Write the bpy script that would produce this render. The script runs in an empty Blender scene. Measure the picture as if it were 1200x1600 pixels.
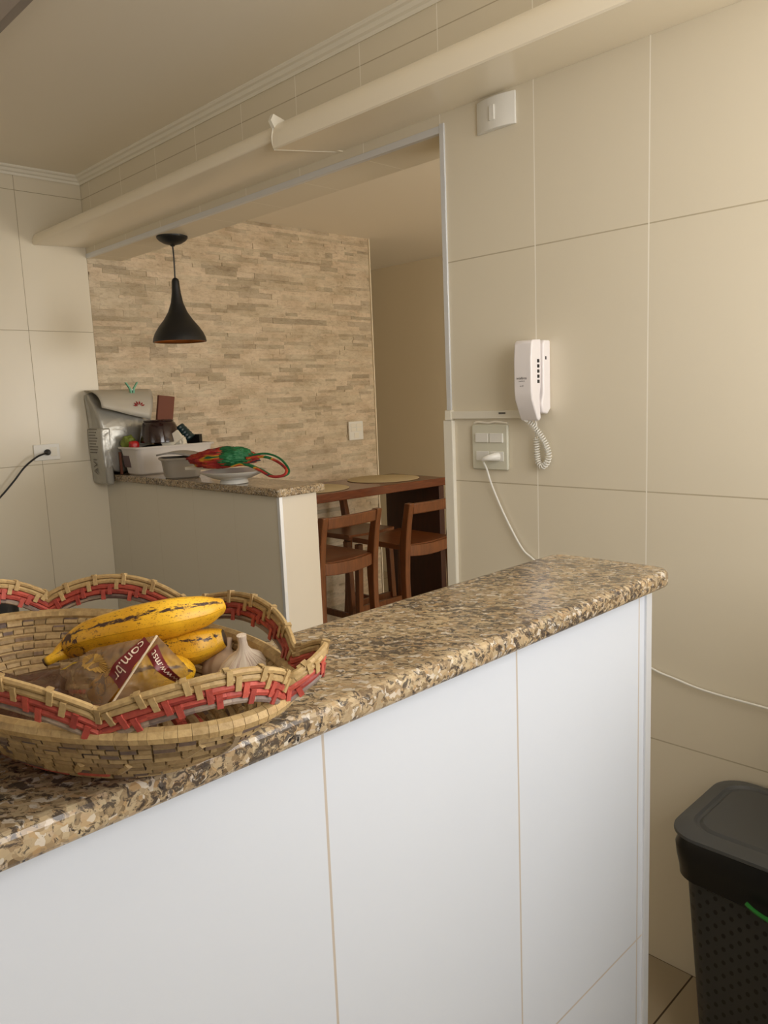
import bpy, bmesh, math, random
from mathutils import Vector, Matrix, noise
random.seed(7)
scene = bpy.context.scene
COL = scene.collection
# ------------------------------------------------------------------ camera
F_PX = 1221.93
cam_d = bpy.data.cameras.new('camera'); cam = bpy.data.objects.new('camera', cam_d); COL.objects.link(cam)
cam_d.sensor_fit = 'VERTICAL'; cam_d.sensor_height = 36.0; cam_d.sensor_width = 27.0
cam_d.lens = F_PX / 1600 * 36.0
cam_d.clip_start = 0.02; cam_d.clip_end = 60
CAM = Vector((3.65, -1.70087, 1.422))
rt = Vector((0.70363168, 0.70941647, -0.04038218)); dn = Vector((0.07550297, -0.13115478, -0.98848254))
fw = Vector((-0.70654211, 0.69247866, -0.1458477))
m = Matrix.Identity(4)
for i in range(3):
    m[i][0] = rt[i]; m[i][1] = -dn[i]; m[i][2] = -fw[i]; m[i][3] = CAM[i]
cam.matrix_world = m
scene.camera = cam
# ------------------------------------------------------------------ view and light
vs = scene.view_settings
vs.view_transform = 'Standard'; vs.look = 'None'; vs.gamma = 1; vs.use_curve_mapping = False
vs.exposure = 0.0
world = bpy.data.worlds.new('world'); scene.world = world; world.use_nodes = True
world.node_tree.nodes['Background'].inputs[0].default_value = (0.75, 0.82, 1.0, 1)
world.node_tree.nodes['Background'].inputs[1].default_value = 0.3
scene.cycles.max_bounces = 10; scene.cycles.diffuse_bounces = 6; scene.cycles.transparent_max_bounces = 16


def area(name, loc, target, sx, sy, power, color, spread=180):
    d = bpy.data.lights.new(name, 'AREA'); d.shape = 'RECTANGLE'; d.size = sx; d.size_y = sy
    d.energy = power; d.color = color; d.spread = math.radians(spread)
    o = bpy.data.objects.new(name, d); COL.objects.link(o); o.location = loc
    o.rotation_euler = (Vector(target) - Vector(loc)).to_track_quat('-Z', 'Y').to_euler()
    return o


# daylight through the laundry window on the right and through the dining-room window
area('laundry_window_light', (4.32, -.86, 1.78), (3.0, -.72, 1.98), 1.35, 1.1, 29.5, (1.0, 0.96, 0.92))
area('dining_window_light', (4.9, 1.45, 1.35), (-.4, 1.9, 1.75), 1.6, 1.3, 55, (1.0, 0.95, 0.88))
area('kitchen_window_light', (1.8, -3.5, 1.6), (1.8, 0, 1.5), 1.4, 1.1, 5, (1.0, 0.90, 0.74))

# ------------------------------------------------------------------ materials


def lin(r, g, b):
    f = lambda c: (c / 255 / 12.92) if c / 255 <= 0.04045 else ((c / 255 + 0.055) / 1.055) ** 2.4
    return (f(r), f(g), f(b), 1)


def mat(name, color, rough=0.5, metal=0.0, spec=0.5, trans=0.0, coat=0.0):
    m = bpy.data.materials.new(name); m.use_nodes = True
    b = m.node_tree.nodes['Principled BSDF']
    b.inputs['Base Color'].default_value = color; b.inputs['Roughness'].default_value = rough
    b.inputs['Metallic'].default_value = metal; b.inputs['Specular IOR Level'].default_value = spec
    b.inputs['Transmission Weight'].default_value = trans; b.inputs['Coat Weight'].default_value = coat
    return m


class NT:
    def __init__(s, m):
        s.m = m; s.t = m.node_tree; s.b = s.t.nodes['Principled BSDF']

    def n(s, typ, **kw):
        x = s.t.nodes.new(typ)
        for k, v in kw.items(): setattr(x, k, v)
        return x

    def l(s, a, b): s.t.links.new(a, b)

    def math(s, op, a, b=None, c=None):
        x = s.n('ShaderNodeMath', operation=op)
        for i, v in enumerate((a, b, c)):
            if v is None: continue
            if isinstance(v, (int, float)): x.inputs[i].default_value = v
            else: s.l(v, x.inputs[i])
        return x.outputs[0]

    def obj(s): return s.n('ShaderNodeTexCoord').outputs['Object']

    def scaled(s, vec, sc):
        x = s.n('ShaderNodeMapping'); s.l(vec, x.inputs[0]); x.inputs['Scale'].default_value = sc; return x.outputs[0]

    def noise(s, vec, scale, detail=4, rough=0.5, dist=0.0):
        x = s.n('ShaderNodeTexNoise'); x.inputs['Scale'].default_value = scale; x.inputs['Detail'].default_value = detail
        x.inputs['Roughness'].default_value = rough; x.inputs['Distortion'].default_value = dist
        if vec is not None: s.l(vec, x.inputs['Vector'])
        return x.outputs['Fac']

    def voro(s, vec, scale, feature='F1', out='Color'):
        x = s.n('ShaderNodeTexVoronoi', feature=feature); x.inputs['Scale'].default_value = scale
        s.l(vec, x.inputs['Vector']); return x.outputs[out]

    def ramp(s, fac, stops, interp='LINEAR'):
        x = s.n('ShaderNodeValToRGB'); e = x.color_ramp; e.interpolation = interp
        while len(e.elements) < len(stops): e.elements.new(0.5)
        for el, (p, c) in zip(e.elements, stops): el.position = p; el.color = c
        s.l(fac, x.inputs[0]); return x.outputs['Color']

    def mix(s, fac, a, b, mode='MIX'):
        x = s.n('ShaderNodeMix', data_type='RGBA', blend_type=mode)
        for i, v in ((0, fac), (6, a), (7, b)):
            if isinstance(v, (int, float, tuple)): x.inputs[i].default_value = v
            else: s.l(v, x.inputs[i])
        return x.outputs[2]

    def color(s, c): s.l(c, s.b.inputs['Base Color'])

    def bump(s, h, strength=0.3, dist=0.01):
        x = s.n('ShaderNodeBump'); x.inputs['Strength'].default_value = strength; x.inputs['Distance'].default_value = dist
        s.l(h, x.inputs['Height']); s.l(x.outputs[0], s.b.inputs['Normal'])


def line_mask(N, comp, phase, period, width):
    a = N.math('SUBTRACT', comp, phase - period * 200)
    a = N.math('DIVIDE', a, period); a = N.math('FRACT', a)
    a = N.math('ABSOLUTE', N.math('SUBTRACT', a, 0.5))
    return N.math('GREATER_THAN', a, 0.5 - width / period / 2)


def tile_mat(name, tile, grout, axis, phase_u, period_u, phase_v, period_v, w=0.0022, rough=0.3, extra=None, grout_v_lit=None):
    m = mat(name, tile, rough); N = NT(m)
    sep = N.n('ShaderNodeSeparateXYZ'); N.l(N.obj(), sep.inputs[0])
    u = sep.outputs[{'x': 0, 'y': 1}[axis]]; v = sep.outputs[2 if extra is None else extra]
    mu = line_mask(N, u, phase_u, period_u, w); mk = N.math('MAXIMUM', mu, line_mask(N, v, phase_v, period_v, w))
    mott = N.noise(N.obj(), 2.5, 3)
    t2 = N.mix(0.06, tile, N.ramp(mott, [(0.3, (0.75, 0.7, 0.6, 1)), (0.7, (1, 1, 1, 1))]), 'MULTIPLY')
    N.color(N.mix(mk, t2, N.mix(mu, grout, grout_v_lit or grout)))
    N.l(N.math('MULTIPLY_ADD', mk, 0.5, rough), N.b.inputs['Roughness'])
    N.bump(N.math('SUBTRACT', 1.0, mk), 0.6, 0.0015)
    return m


TILE = lin(226, 217, 196); GROUT = lin(238, 230, 212)
M = {}
M['tile_w'] = tile_mat('wall_tile', TILE, lin(188, 176, 150), 'x', 0.09, 0.3, 0.578, 0.6, 0.0030, grout_v_lit=lin(250, 244, 230))  # lit edges of the vertical joints painted in as a paler grout colour
M['tile_l'] = tile_mat('wall_tile_side', TILE, lin(165, 152, 124), 'y', 0.0, 0.3, 0.578, 0.6)
M['tile_half'] = tile_mat('half_wall_tile', lin(214, 208, 192), lin(205, 198, 180), 'x', 0.78, 0.3, 0.475, 0.6)
M['tile_panel'] = tile_mat('counter_tile', lin(204, 210, 219), lin(182, 172, 160), 'y', -0.972, 0.3, 0.575, 0.6, 0.003, 0.22)
M['floor'] = tile_mat('floor_tile', lin(172, 158, 134), lin(70, 55, 38), 'x', 2.92, 0.45, 0.0, 0.45, 0.004, 0.3, extra=1)
M['plaster'] = mat('white_plaster', lin(244, 237, 222), 0.85)
M['dining_paint'] = mat('beige_paint', lin(238, 226, 200), 0.9)
M['trimw'] = mat('white_trim', lin(235, 230, 215), 0.4)
M['white_face'] = mat('white_gloss_tile', lin(216, 208, 192), 0.25)
M['alu'] = mat('anodised_aluminium', lin(225, 228, 232), 0.35, 0.35)
M['plastic_w'] = mat('white_plastic', lin(232, 230, 222), 0.35)
M['plastic_phone'] = mat('phone_white_plastic', lin(240, 235, 235), 0.28)
M['plastic_k'] = mat('black_plastic', lin(22, 20, 20), 0.4)
M['ledge'] = mat('cream_enamel', lin(246, 236, 214), 0.28)
M['black_metal'] = mat('black_metal', lin(20, 19, 18), 0.45)
M['copper'] = mat('copper_lining', lin(190, 120, 60), 0.35, 0.9)


def granite():
    m = mat('speckled_granite', lin(150, 125, 92), 0.16, spec=0.5); N = NT(m); o = N.obj()
    warp = N.n('ShaderNodeVectorMath', operation='MULTIPLY_ADD')
    nz = N.n('ShaderNodeTexNoise'); nz.inputs['Scale'].default_value = 90; N.l(o, nz.inputs['Vector'])
    N.l(nz.outputs['Color'], warp.inputs[0]); warp.inputs[1].default_value = (.012, .012, .012); N.l(o, warp.inputs[2])
    mp = N.n('ShaderNodeMapping', vector_type='TEXTURE'); N.l(warp.outputs[0], mp.inputs[0]); mp.inputs['Rotation'].default_value = (0, 0, math.radians(40)); mp.inputs['Scale'].default_value = (1.7, 1, 1)
    o = mp.outputs[0]
    cells = N.voro(o, 250)
    sep = N.n('ShaderNodeSeparateXYZ'); N.l(cells, sep.inputs[0])
    base = N.ramp(sep.outputs[0], [(0.0, lin(64, 52, 46)), (0.14, lin(138, 118, 92)), (0.36, lin(172, 154, 126)), (0.62, lin(200, 184, 152)), (0.84, lin(180, 146, 104)), (0.94, lin(228, 222, 210))])
    big = N.noise(o, 20, 5, 0.6)
    base = N.mix(0.45, base, N.ramp(big, [(0.3, lin(70, 58, 44)), (0.5, lin(146, 122, 88)), (0.7, lin(186, 168, 134))]), 'MIX')
    clus = N.noise(o, 12, 3)
    blk = N.noise(o, 150, 6, 0.7, 0.5)
    th = N.math('MULTIPLY_ADD', clus, 0.30, N.math('SUBTRACT', blk, 0.15))
    mask = N.ramp(th, [(0.43, (1, 1, 1, 1)), (0.49, (0, 0, 0, 1))])
    base = N.mix(N.math('MULTIPLY', mask, .85), base, lin(52, 46, 46))
    blk2 = N.noise(N.scaled(o, (1, 1.6, 1)), 75, 5, 0.7, 0.9)
    base = N.mix(N.ramp(blk2, [(0.34, (1, 1, 1, 1)), (0.40, (0, 0, 0, 1))]), base, lin(30, 26, 30))
    N.color(base)
    N.bump(N.noise(o, 300, 2), 0.04, 0.002)
    return m


M['granite'] = granite()


def stone():
    m = mat('split_stone', lin(200, 182, 152), 0.85); N = NT(m); o = N.obj()
    isl = N.n('ShaderNodeNewGeometry').outputs['Random Per Island']
    c = N.ramp(isl, [(0.0, lin(196, 184, 162)), (0.08, lin(206, 194, 170)), (0.16, lin(228, 216, 192)), (0.4, lin(234, 220, 196)), (0.7, lin(238, 222, 198)), (0.88, lin(226, 214, 190)), (1.0, lin(208, 194, 172))])
    n1 = N.noise(N.scaled(o, (1, 1, 3.0)), 26, 7, 0.72, 0.8)
    c = N.mix(0.55, c, N.ramp(n1, [(0.3, lin(166, 146, 122)), (0.5, lin(236, 228, 216)), (1, (1, 1, 1, 1))]), 'MULTIPLY')
    n2 = N.noise(N.scaled(o, (1, 1, 2.2)), 6, 5, 0.6)
    c = N.mix(0.5, c, N.ramp(n2, [(0.35, lin(206, 192, 172)), (0.6, (1, 1, 1, 1))]), 'MULTIPLY')
    N.color(c)
    N.bump(N.noise(N.scaled(o, (1, 1, 2)), 60, 6, 0.7, 0.5), 0.8, 0.006)
    return m


M['stone'] = stone()


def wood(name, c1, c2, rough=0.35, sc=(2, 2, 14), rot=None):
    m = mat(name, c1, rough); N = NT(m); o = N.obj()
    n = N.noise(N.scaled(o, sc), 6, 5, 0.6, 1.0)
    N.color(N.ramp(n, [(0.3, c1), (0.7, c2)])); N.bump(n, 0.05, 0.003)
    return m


M['wood'] = wood('stained_wood', lin(90, 50, 25), lin(126, 75, 38), 0.35, (9, 9, 1.2))
M['wood_seat'] = wood('seat_wood', lin(98, 54, 28), lin(128, 76, 42), 0.3, (1.2, 9, 9))
M['wood_table'] = wood('table_wood', lin(88, 44, 24), lin(120, 64, 34), 0.22, (12, 1.0, 9))
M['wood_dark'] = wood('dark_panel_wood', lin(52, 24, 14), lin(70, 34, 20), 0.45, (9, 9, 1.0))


def woven_mat():
    m = mat('woven_placemat', lin(205, 188, 150), 0.8); N = NT(m); o = N.obj()
    x = N.n('ShaderNodeTexWave', wave_type='RINGS', rings_direction='Z'); x.inputs['Scale'].default_value = 45
    N.l(o, x.inputs['Vector'])
    N.color(N.ramp(x.outputs['Fac'], [(0, lin(178, 160, 124)), (1, lin(214, 198, 160))])); N.bump(x.outputs['Fac'], 0.3, 0.002)
    return m


M['placemat'] = woven_mat()


def straw(name, stops, bump=0.5):
    m = mat(name, stops[0][1], 0.6); N = NT(m); o = N.obj()
    isl = N.n('ShaderNodeNewGeometry').outputs['Random Per Island']
    c = N.ramp(isl, stops)
    n = N.noise(o, 220, 4, 0.6)
    c = N.mix(0.45, c, N.ramp(n, [(0.3, (0.45, 0.38, 0.3, 1)), (0.6, (1, 1, 1, 1))]), 'MULTIPLY')
    N.color(c); N.bump(n, bump, 0.0012)
    return m


M['straw'] = straw('straw_weave', [(0, lin(126, 104, 72)), (0.25, lin(158, 134, 94)), (0.6, lin(184, 158, 114)), (0.84, lin(148, 122, 86)), (0.92, lin(112, 94, 84)), (1, lin(92, 76, 70))])
M['straw_plain'] = straw('straw_rim', [(0, lin(164, 138, 94)), (0.5, lin(192, 164, 114)), (1, lin(176, 146, 98))])
M['straw_in'] = straw('straw_inner', [(0, lin(140, 116, 82)), (0.6, lin(184, 158, 114)), (0.78, lin(116, 94, 84)), (1, lin(160, 134, 92))])
M['red_straw'] = straw('red_straw', [(0, lin(166, 66, 56)), (0.5, lin(190, 86, 70)), (1, lin(142, 52, 46))])
M['grey_straw'] = straw('grey_straw', [(0, lin(120, 104, 98)), (0.5, lin(170, 152, 132)), (1, lin(92, 72, 72))])


def banana_mat():
    m = mat('banana_peel', lin(232, 172, 32), 0.42); N = NT(m)
    a = N.n('ShaderNodeAttribute', attribute_name='puv').outputs['Vector']   # x along, y around
    sep = N.n('ShaderNodeSeparateXYZ'); N.l(a, sep.inputs[0])
    o = N.obj()
    base = N.ramp(N.noise(o, 30, 3), [(0.3, lin(206, 150, 26)), (0.6, lin(236, 184, 44))])
    ends = N.math('ABSOLUTE', N.math('SUBTRACT', sep.outputs[0], 0.5))
    # streak along the ridge
    w = N.noise(N.scaled(a, (9, 3, 1)), 1.6, 5, 0.65)
    d = N.math('ABSOLUTE', N.math('SUBTRACT', sep.outputs[1], N.math('MULTIPLY_ADD', w, 0.10, 0.055)))
    dd = N.math('ADD', d, N.math('MULTIPLY', N.noise(N.scaled(a, (9, 12, 1)), 1.6, 6, 0.75), 0.19))
    st = N.ramp(dd, [(0.103, (1, 1, 1, 1)), (0.112, (0, 0, 0, 1))])
    st = N.math('MULTIPLY', st, N.ramp(sep.outputs[0], [(0.12, (0, 0, 0, 1)), (0.16, (1, 1, 1, 1)), (0.9, (1, 1, 1, 1)), (0.94, (0, 0, 0, 1))]))
    sp = N.ramp(N.noise(N.scaled(a, (16, 9, 1)), 3.2, 6, 0.75), [(0.39, (1, 1, 1, 1)), (0.42, (0, 0, 0, 1))])
    sp2 = N.ramp(N.noise(N.scaled(a, (60, 30, 1)), 2.2, 3, 0.6), [(0.36, (1, 1, 1, 1)), (0.39, (0, 0, 0, 1))])
    blotch = N.ramp(N.math('ADD', N.noise(N.scaled(a, (20, 4, 1)), 1.5, 4, 0.6), N.math('MULTIPLY', N.math('ABSOLUTE', N.math('SUBTRACT', sep.outputs[0], 0.3)), 2.2)), [(0.50, (1, 1, 1, 1)), (0.53, (0, 0, 0, 1))])
    c = N.mix(N.math('MULTIPLY', sp, 0.8), base, lin(96, 56, 26))
    c = N.mix(N.math('MULTIPLY', sp2, 0.7), c, lin(120, 74, 28))
    c = N.mix(blotch, c, lin(70, 40, 24))
    c = N.mix(st, c, lin(58, 34, 26))
    c = N.mix(N.ramp(sep.outputs[0], [(0.0, (1, 1, 1, 1)), (0.03, (1, 1, 1, 1)), (0.07, (0, 0, 0, 1)), (0.972, (0, 0, 0, 1)), (0.98, (1, 1, 1, 1))]), c, lin(52, 34, 24))
    N.color(c)
    return m


M['banana'] = banana_mat()


def film(name, tint, alpha, rough=0.2, translucent=0.35):
    m = mat(name, tint, rough); N = NT(m)
    tr = N.n('ShaderNodeBsdfTransparent'); tr.inputs[0].default_value = (0.97, 0.95, 0.9, 1)
    tl = N.n('ShaderNodeBsdfTranslucent'); tl.inputs[0].default_value = tint
    a = N.n('ShaderNodeMixShader'); a.inputs[0].default_value = translucent
    N.l(N.b.outputs[0], a.inputs[1]); N.l(tl.outputs[0], a.inputs[2])
    b = N.n('ShaderNodeMixShader')
    fac = N.math('MULTIPLY_ADD', N.noise(N.obj(), 45, 4, 0.6), 0.5, alpha - 0.25)
    N.l(fac, b.inputs[0]); N.l(tr.outputs[0], b.inputs[1]); N.l(a.outputs[0], b.inputs[2])
    N.l(b.outputs[0], N.t.nodes['Material Output'].inputs[0])
    N.bump(N.noise(N.obj(), 90, 4, 0.6), 0.35, 0.003)
    return m


M['film'] = film('clear_plastic_film', lin(170, 148, 122), 0.56, .10)
M['film_brown'] = film('brown_printed_film', lin(110, 80, 62), 0.7, .14)
M['maroon'] = mat('maroon_print', lin(112, 30, 34), 0.35)
M['print_white'] = mat('white_print', lin(226, 208, 186), 0.4)
M['print_gold'] = mat('gold_print', lin(170, 132, 62), 0.45)
M['print_yellow'] = mat('yellow_print', lin(204, 170, 20), 0.45)


def garlic_mat():
    m = mat('garlic_skin', lin(226, 214, 198), 0.55); N = NT(m)
    a = N.n('ShaderNodeAttribute', attribute_name='puv').outputs['Vector']
    n = N.noise(N.scaled(a, (60, 2, 1)), 1.5, 3)
    N.color(N.ramp(n, [(0.32, lin(176, 146, 132)), (0.45, lin(224, 208, 190)), (0.7, lin(240, 230, 214))]))
    return m


M['garlic'] = garlic_mat()


def foil():
    m = mat('silver_pouch_foil', lin(176, 174, 166), 0.32, 0.45); N = NT(m)
    N.bump(N.noise(N.obj(), 11, 3, 0.45, 0.4), 0.55, 0.02)
    return m


M['foil'] = foil()
M['foil_flap'] = mat('pouch_flap_grey', lin(186, 180, 166), 0.5, 0.1)
M['grey_print'] = mat('grey_print', lin(112, 106, 98), 0.5)
M['red_print'] = mat('red_print', lin(150, 36, 36), 0.5)
M['mint'] = mat('mint_plastic', lin(104, 168, 136), 0.4)
M['tub'] = mat('milky_tub_plastic', lin(206, 200, 194), 0.35)
M['tub2'] = mat('grey_translucent_tub', lin(150, 142, 130), 0.4)
M['glaze'] = mat('brown_glass', lin(42, 22, 20), 0.12, spec=0.7)
M['brown_card'] = mat('brown_card', lin(112, 62, 42), 0.7)
M['paper'] = mat('white_paper', lin(215, 208, 190), 0.6)
M['green'] = mat('green_cloth', lin(26, 104, 58), 0.6)
M['teal'] = mat('dark_teal_packet', lin(22, 46, 50), 0.35)
M['lime'] = mat('lime_green_packet', lin(110, 122, 44), 0.45)
M['red'] = mat('red_plastic', lin(178, 24, 22), 0.4)
M['white_ceramic'] = mat('white_ceramic', lin(205, 203, 196), 0.2)
M['lid'] = mat('dark_grey_lid_plastic', lin(74, 76, 78), 0.45)
M['liner'] = mat('black_bin_liner', lin(12, 12, 14), 0.32)
M['strap'] = mat('green_drawstring', lin(40, 130, 50), 0.45)


def cloth_mat():
    m = mat('patterned_cloth', lin(160, 40, 30), 0.7); N = NT(m); o = N.obj()
    c = N.ramp(N.noise(N.scaled(o, (1, 1, 1.5)), 11, 1, 0.5, 0.6), [(0.0, lin(24, 60, 70)), (0.36, lin(150, 34, 30)), (0.50, lin(176, 60, 34)), (0.57, lin(196, 140, 34)), (0.63, lin(24, 98, 56)), (0.80, lin(150, 36, 34))], 'CONSTANT')
    N.color(c); N.bump(N.noise(o, 60, 3), 0.4, 0.004)
    return m


M['cloth'] = cloth_mat()


def bin_body():
    m = mat('perforated_grey_plastic', lin(50, 51, 52), 0.45); N = NT(m)
    sep = N.n('ShaderNodeSeparateXYZ'); N.l(N.n('ShaderNodeTexCoord').outputs['Object'], sep.inputs[0])
    geo = N.n('ShaderNodeNewGeometry'); ns = N.n('ShaderNodeSeparateXYZ'); N.l(geo.outputs['Normal'], ns.inputs[0])
    isx = N.math('GREATER_THAN', N.math('ABSOLUTE', ns.outputs[0]), 0.6)
    u = N.math('ADD', N.math('MULTIPLY', sep.outputs[1], isx), N.math('MULTIPLY', sep.outputs[0], N.math('SUBTRACT', 1.0, isx)))
    pu, pv = 0.0155, 0.030
    def dots(ou, ov):
        a = N.math('FRACT', N.math('DIVIDE', N.math('ADD', u, 10 + ou), pu * 2))
        b = N.math('FRACT', N.math('DIVIDE', N.math('ADD', sep.outputs[2], 10 + ov), pv))
        a = N.math('MULTIPLY', N.math('SUBTRACT', a, 0.5), pu * 2); b = N.math('MULTIPLY', N.math('SUBTRACT', b, 0.5), pv * 0.8)
        return N.math('LESS_THAN', N.math('SQRT', N.math('ADD', N.math('MULTIPLY', a, a), N.math('MULTIPLY', b, b))), 0.0042)
    d = N.math('MAXIMUM', dots(0, 0), dots(pu, pv / 2))
    lim = N.math('LESS_THAN', sep.outputs[2], 0.44)
    d = N.math('MULTIPLY', d, lim)
    N.color(N.mix(d, lin(50, 51, 52), lin(6, 6, 6))); N.bump(N.math('SUBTRACT', 1.0, d), 0.8, 0.004)
    return m


M['bin'] = bin_body()

# ------------------------------------------------------------------ mesh builders


class MB:
    def __init__(s): s.v = []; s.f = []; s.puv = None

    def add(s, vs, fs):
        k = len(s.v); s.v += [Vector(p) for p in vs]; s.f += [tuple(i + k for i in q) for q in fs]; return s

    def box(s, lo, hi, rz=0.0, piv=None):
        (a, b, c), (d, e, f) = lo, hi
        vs = [Vector(p) for p in [(a, b, c), (d, b, c), (d, e, c), (a, e, c), (a, b, f), (d, b, f), (d, e, f), (a, e, f)]]
        if rz:
            pv = Vector(piv) if piv else (Vector(lo) + Vector(hi)) / 2
            R = Matrix.Rotation(rz, 3, 'Z'); vs = [R @ (p - pv) + pv for p in vs]
        return s.add(vs, [(0, 3, 2, 1), (4, 5, 6, 7), (0, 1, 5, 4), (1, 2, 6, 5), (2, 3, 7, 6), (3, 0, 4, 7)])

    def obox(s, c, size, R):
        vs = []
        for z in (-1, 1):
            for x, y in ((-1, -1), (1, -1), (1, 1), (-1, 1)):
                vs.append(Vector(c) + R @ Vector((x * size[0] / 2, y * size[1] / 2, z * size[2] / 2)))
        return s.add(vs, [(0, 3, 2, 1), (4, 5, 6, 7), (0, 1, 5, 4), (1, 2, 6, 5), (2, 3, 7, 6), (3, 0, 4, 7)])

    def loft(s, rings, cap=True, closed=False):
        n = len(rings[0]); vs = [p for r in rings for p in r]; fs = []
        m = len(rings)
        for i in range(m if closed else m - 1):
            for j in range(n):
                a = i * n + j; b = i * n + (j + 1) % n; k = (i + 1) % m
                fs.append((a, b, k * n + (j + 1) % n, k * n + j))
        if cap and not closed:
            fs.append(tuple(reversed(range(n)))); fs.append(tuple(range((m - 1) * n, m * n)))
        return s.add(vs, fs)

    def tube(s, pts, r, n=8, closed=False, flat=1.0, up=(0, 0, 1), cap=True):
        pts = [Vector(p) for p in pts]; rings = []
        m = len(pts)
        for i, p in enumerate(pts):
            if closed: t = pts[(i + 1) % m] - pts[i - 1]
            else: t = pts[min(i + 1, m - 1)] - pts[max(i - 1, 0)]
            t.normalize(); u = Vector(up)
            if abs(t.dot(u)) > 0.97: u = Vector((1, 0, 0)) if abs(t.x) < 0.9 else Vector((0, 1, 0))
            a = t.cross(u).normalized(); b = a.cross(t).normalized()
            rr = r[i] if isinstance(r, (list, tuple)) else r
            rings.append([p + a * math.cos(2 * math.pi * j / n) * rr + b * math.sin(2 * math.pi * j / n) * rr * flat for j in range(n)])
        return s.loft(rings, cap, closed)

    def lathe(s, prof, c, n=32, sx=1, sy=1, cap=True):
        rings = []
        for r, z in prof:
            rings.append([Vector((c[0] + r * sx * math.cos(2 * math.pi * j / n), c[1] + r * sy * math.sin(2 * math.pi * j / n), c[2] + z)) for j in range(n)])
        return s.loft(rings, cap)

    def prism(s, poly, axis, a, b):
        """poly in the two other axes, extruded along axis from a to b"""
        def P(u, v, w):
            return {'x': (w, u, v), 'y': (u, w, v), 'z': (u, v, w)}[axis]
        return s.loft([[Vector(P(u, v, w)) for u, v in poly] for w in (a, b)])

    def grid(s, fn, nu, nv):
        vs = [Vector(fn(i / nu, j / nv)) for i in range(nu + 1) for j in range(nv + 1)]
        fs = [(i * (nv + 1) + j, (i + 1) * (nv + 1) + j, (i + 1) * (nv + 1) + j + 1, i * (nv + 1) + j + 1) for i in range(nu) for j in range(nv)]
        return s.add(vs, fs)

    def build(s, name, material, parent=None, smooth=True, bevel=0.0, segs=2, solid=0.0, sub=0, angle=35, normals=True):
        off = Vector(parent['_o']) if parent is not None and '_o' in parent else Vector((0, 0, 0))
        me = bpy.data.meshes.new(name); me.from_pydata([p - off for p in s.v], [], s.f)
        if normals:
            bm = bmesh.new(); bm.from_mesh(me); bmesh.ops.recalc_face_normals(bm, faces=bm.faces); bm.to_mesh(me); bm.free()
        me.materials.append(material)
        if s.puv:
            at = me.attributes.new('puv', 'FLOAT_VECTOR', 'POINT')
            for i, u in enumerate(s.puv): at.data[i].vector = u
        o = bpy.data.objects.new(name, me); COL.objects.link(o)
        if parent is not None: o.parent = parent
        if smooth:
            me.polygons.foreach_set('use_smooth', [True] * len(me.polygons))
            try: me.set_sharp_from_angle(angle=math.radians(angle))
            except Exception: pass
        if solid:
            md = o.modifiers.new('solid', 'SOLIDIFY'); md.thickness = solid; md.offset = 0
        if bevel:
            md = o.modifiers.new('bevel', 'BEVEL'); md.width = bevel; md.segments = segs; md.limit_method = 'ANGLE'; md.angle_limit = math.radians(40)
        if sub:
            md = o.modifiers.new('sub', 'SUBSURF'); md.levels = sub; md.render_levels = sub
        return o


def tag(o, label=None, cat=None, group=None, kind=None):
    if label: o['label'] = label
    if cat: o['category'] = cat
    if group: o['group'] = group
    if kind: o['kind'] = kind
    return o


def thing(name, label, cat, loc=(0, 0, 0), group=None):
    o = bpy.data.objects.new(name, None); COL.objects.link(o); o.location = loc; o.empty_display_size = 0.05
    o['_o'] = list(loc)
    return tag(o, label, cat, group)


def struct(o): o['kind'] = 'structure'; return o


def copy_tree(o, parent=None):
    c = o.copy(); COL.objects.link(c)
    if parent is not None: c.parent = parent
    for ch in list(o.children): copy_tree(ch, c)
    return c


def smooth_path(ctrl, n=12, closed=False):
    P = [Vector(p) for p in ctrl]; out = []; m = len(P)
    for i in range(m if closed else m - 1):
        g = (lambda k: P[k % m]) if closed else (lambda k: P[max(0, min(m - 1, k))])
        p0, p1, p2, p3 = g(i - 1), g(i), g(i + 1), g(i + 2)
        for j in range(n):
            t = j / n
            out.append(0.5 * ((2 * p1) + (p2 - p0) * t + (2 * p0 - 5 * p1 + 4 * p2 - p3) * t * t + (3 * p1 - p0 - 3 * p2 + p3) * t ** 3))
    if not closed: out.append(P[-1])
    return out


def rrect(x0, y0, x1, y1, r, n=6):
    pts = []
    for cx, cy, a0 in ((x1 - r, y1 - r, 0), (x0 + r, y1 - r, 90), (x0 + r, y0 + r, 180), (x1 - r, y0 + r, 270)):
        for k in range(n + 1):
            a = math.radians(a0 + 90 * k / n); pts.append((cx + r * math.cos(a), cy + r * math.sin(a)))
    return pts


def text_mesh(s, size):
    cu = bpy.data.curves.new('lettering', 'FONT'); cu.body = s; cu.size = size; cu.align_x = 'CENTER'; cu.align_y = 'CENTER'
    ob = bpy.data.objects.new('lettering', cu); COL.objects.link(ob)
    bpy.context.view_layer.update()
    me = bpy.data.meshes.new_from_object(ob.evaluated_get(bpy.context.evaluated_depsgraph_get()))
    COL.objects.unlink(ob); bpy.data.objects.remove(ob); bpy.data.curves.remove(cu)
    vs = [v.co.copy() for v in me.vertices]; fs = [tuple(p.vertices) for p in me.polygons]
    bpy.data.meshes.remove(me)
    return vs, fs


def text_on(mb, s, size, origin, ex, ey):
    vs, fs = text_mesh(s, size); o = Vector(origin); ex = Vector(ex).normalized(); ey = Vector(ey).normalized()
    mb.add([o + ex * v.x + ey * v.y for v in vs], fs)


# ------------------------------------------------------------------ room shell
CEIL = 2.475; DCEIL = 2.40; X1 = 5.0
W = 0.172
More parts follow.
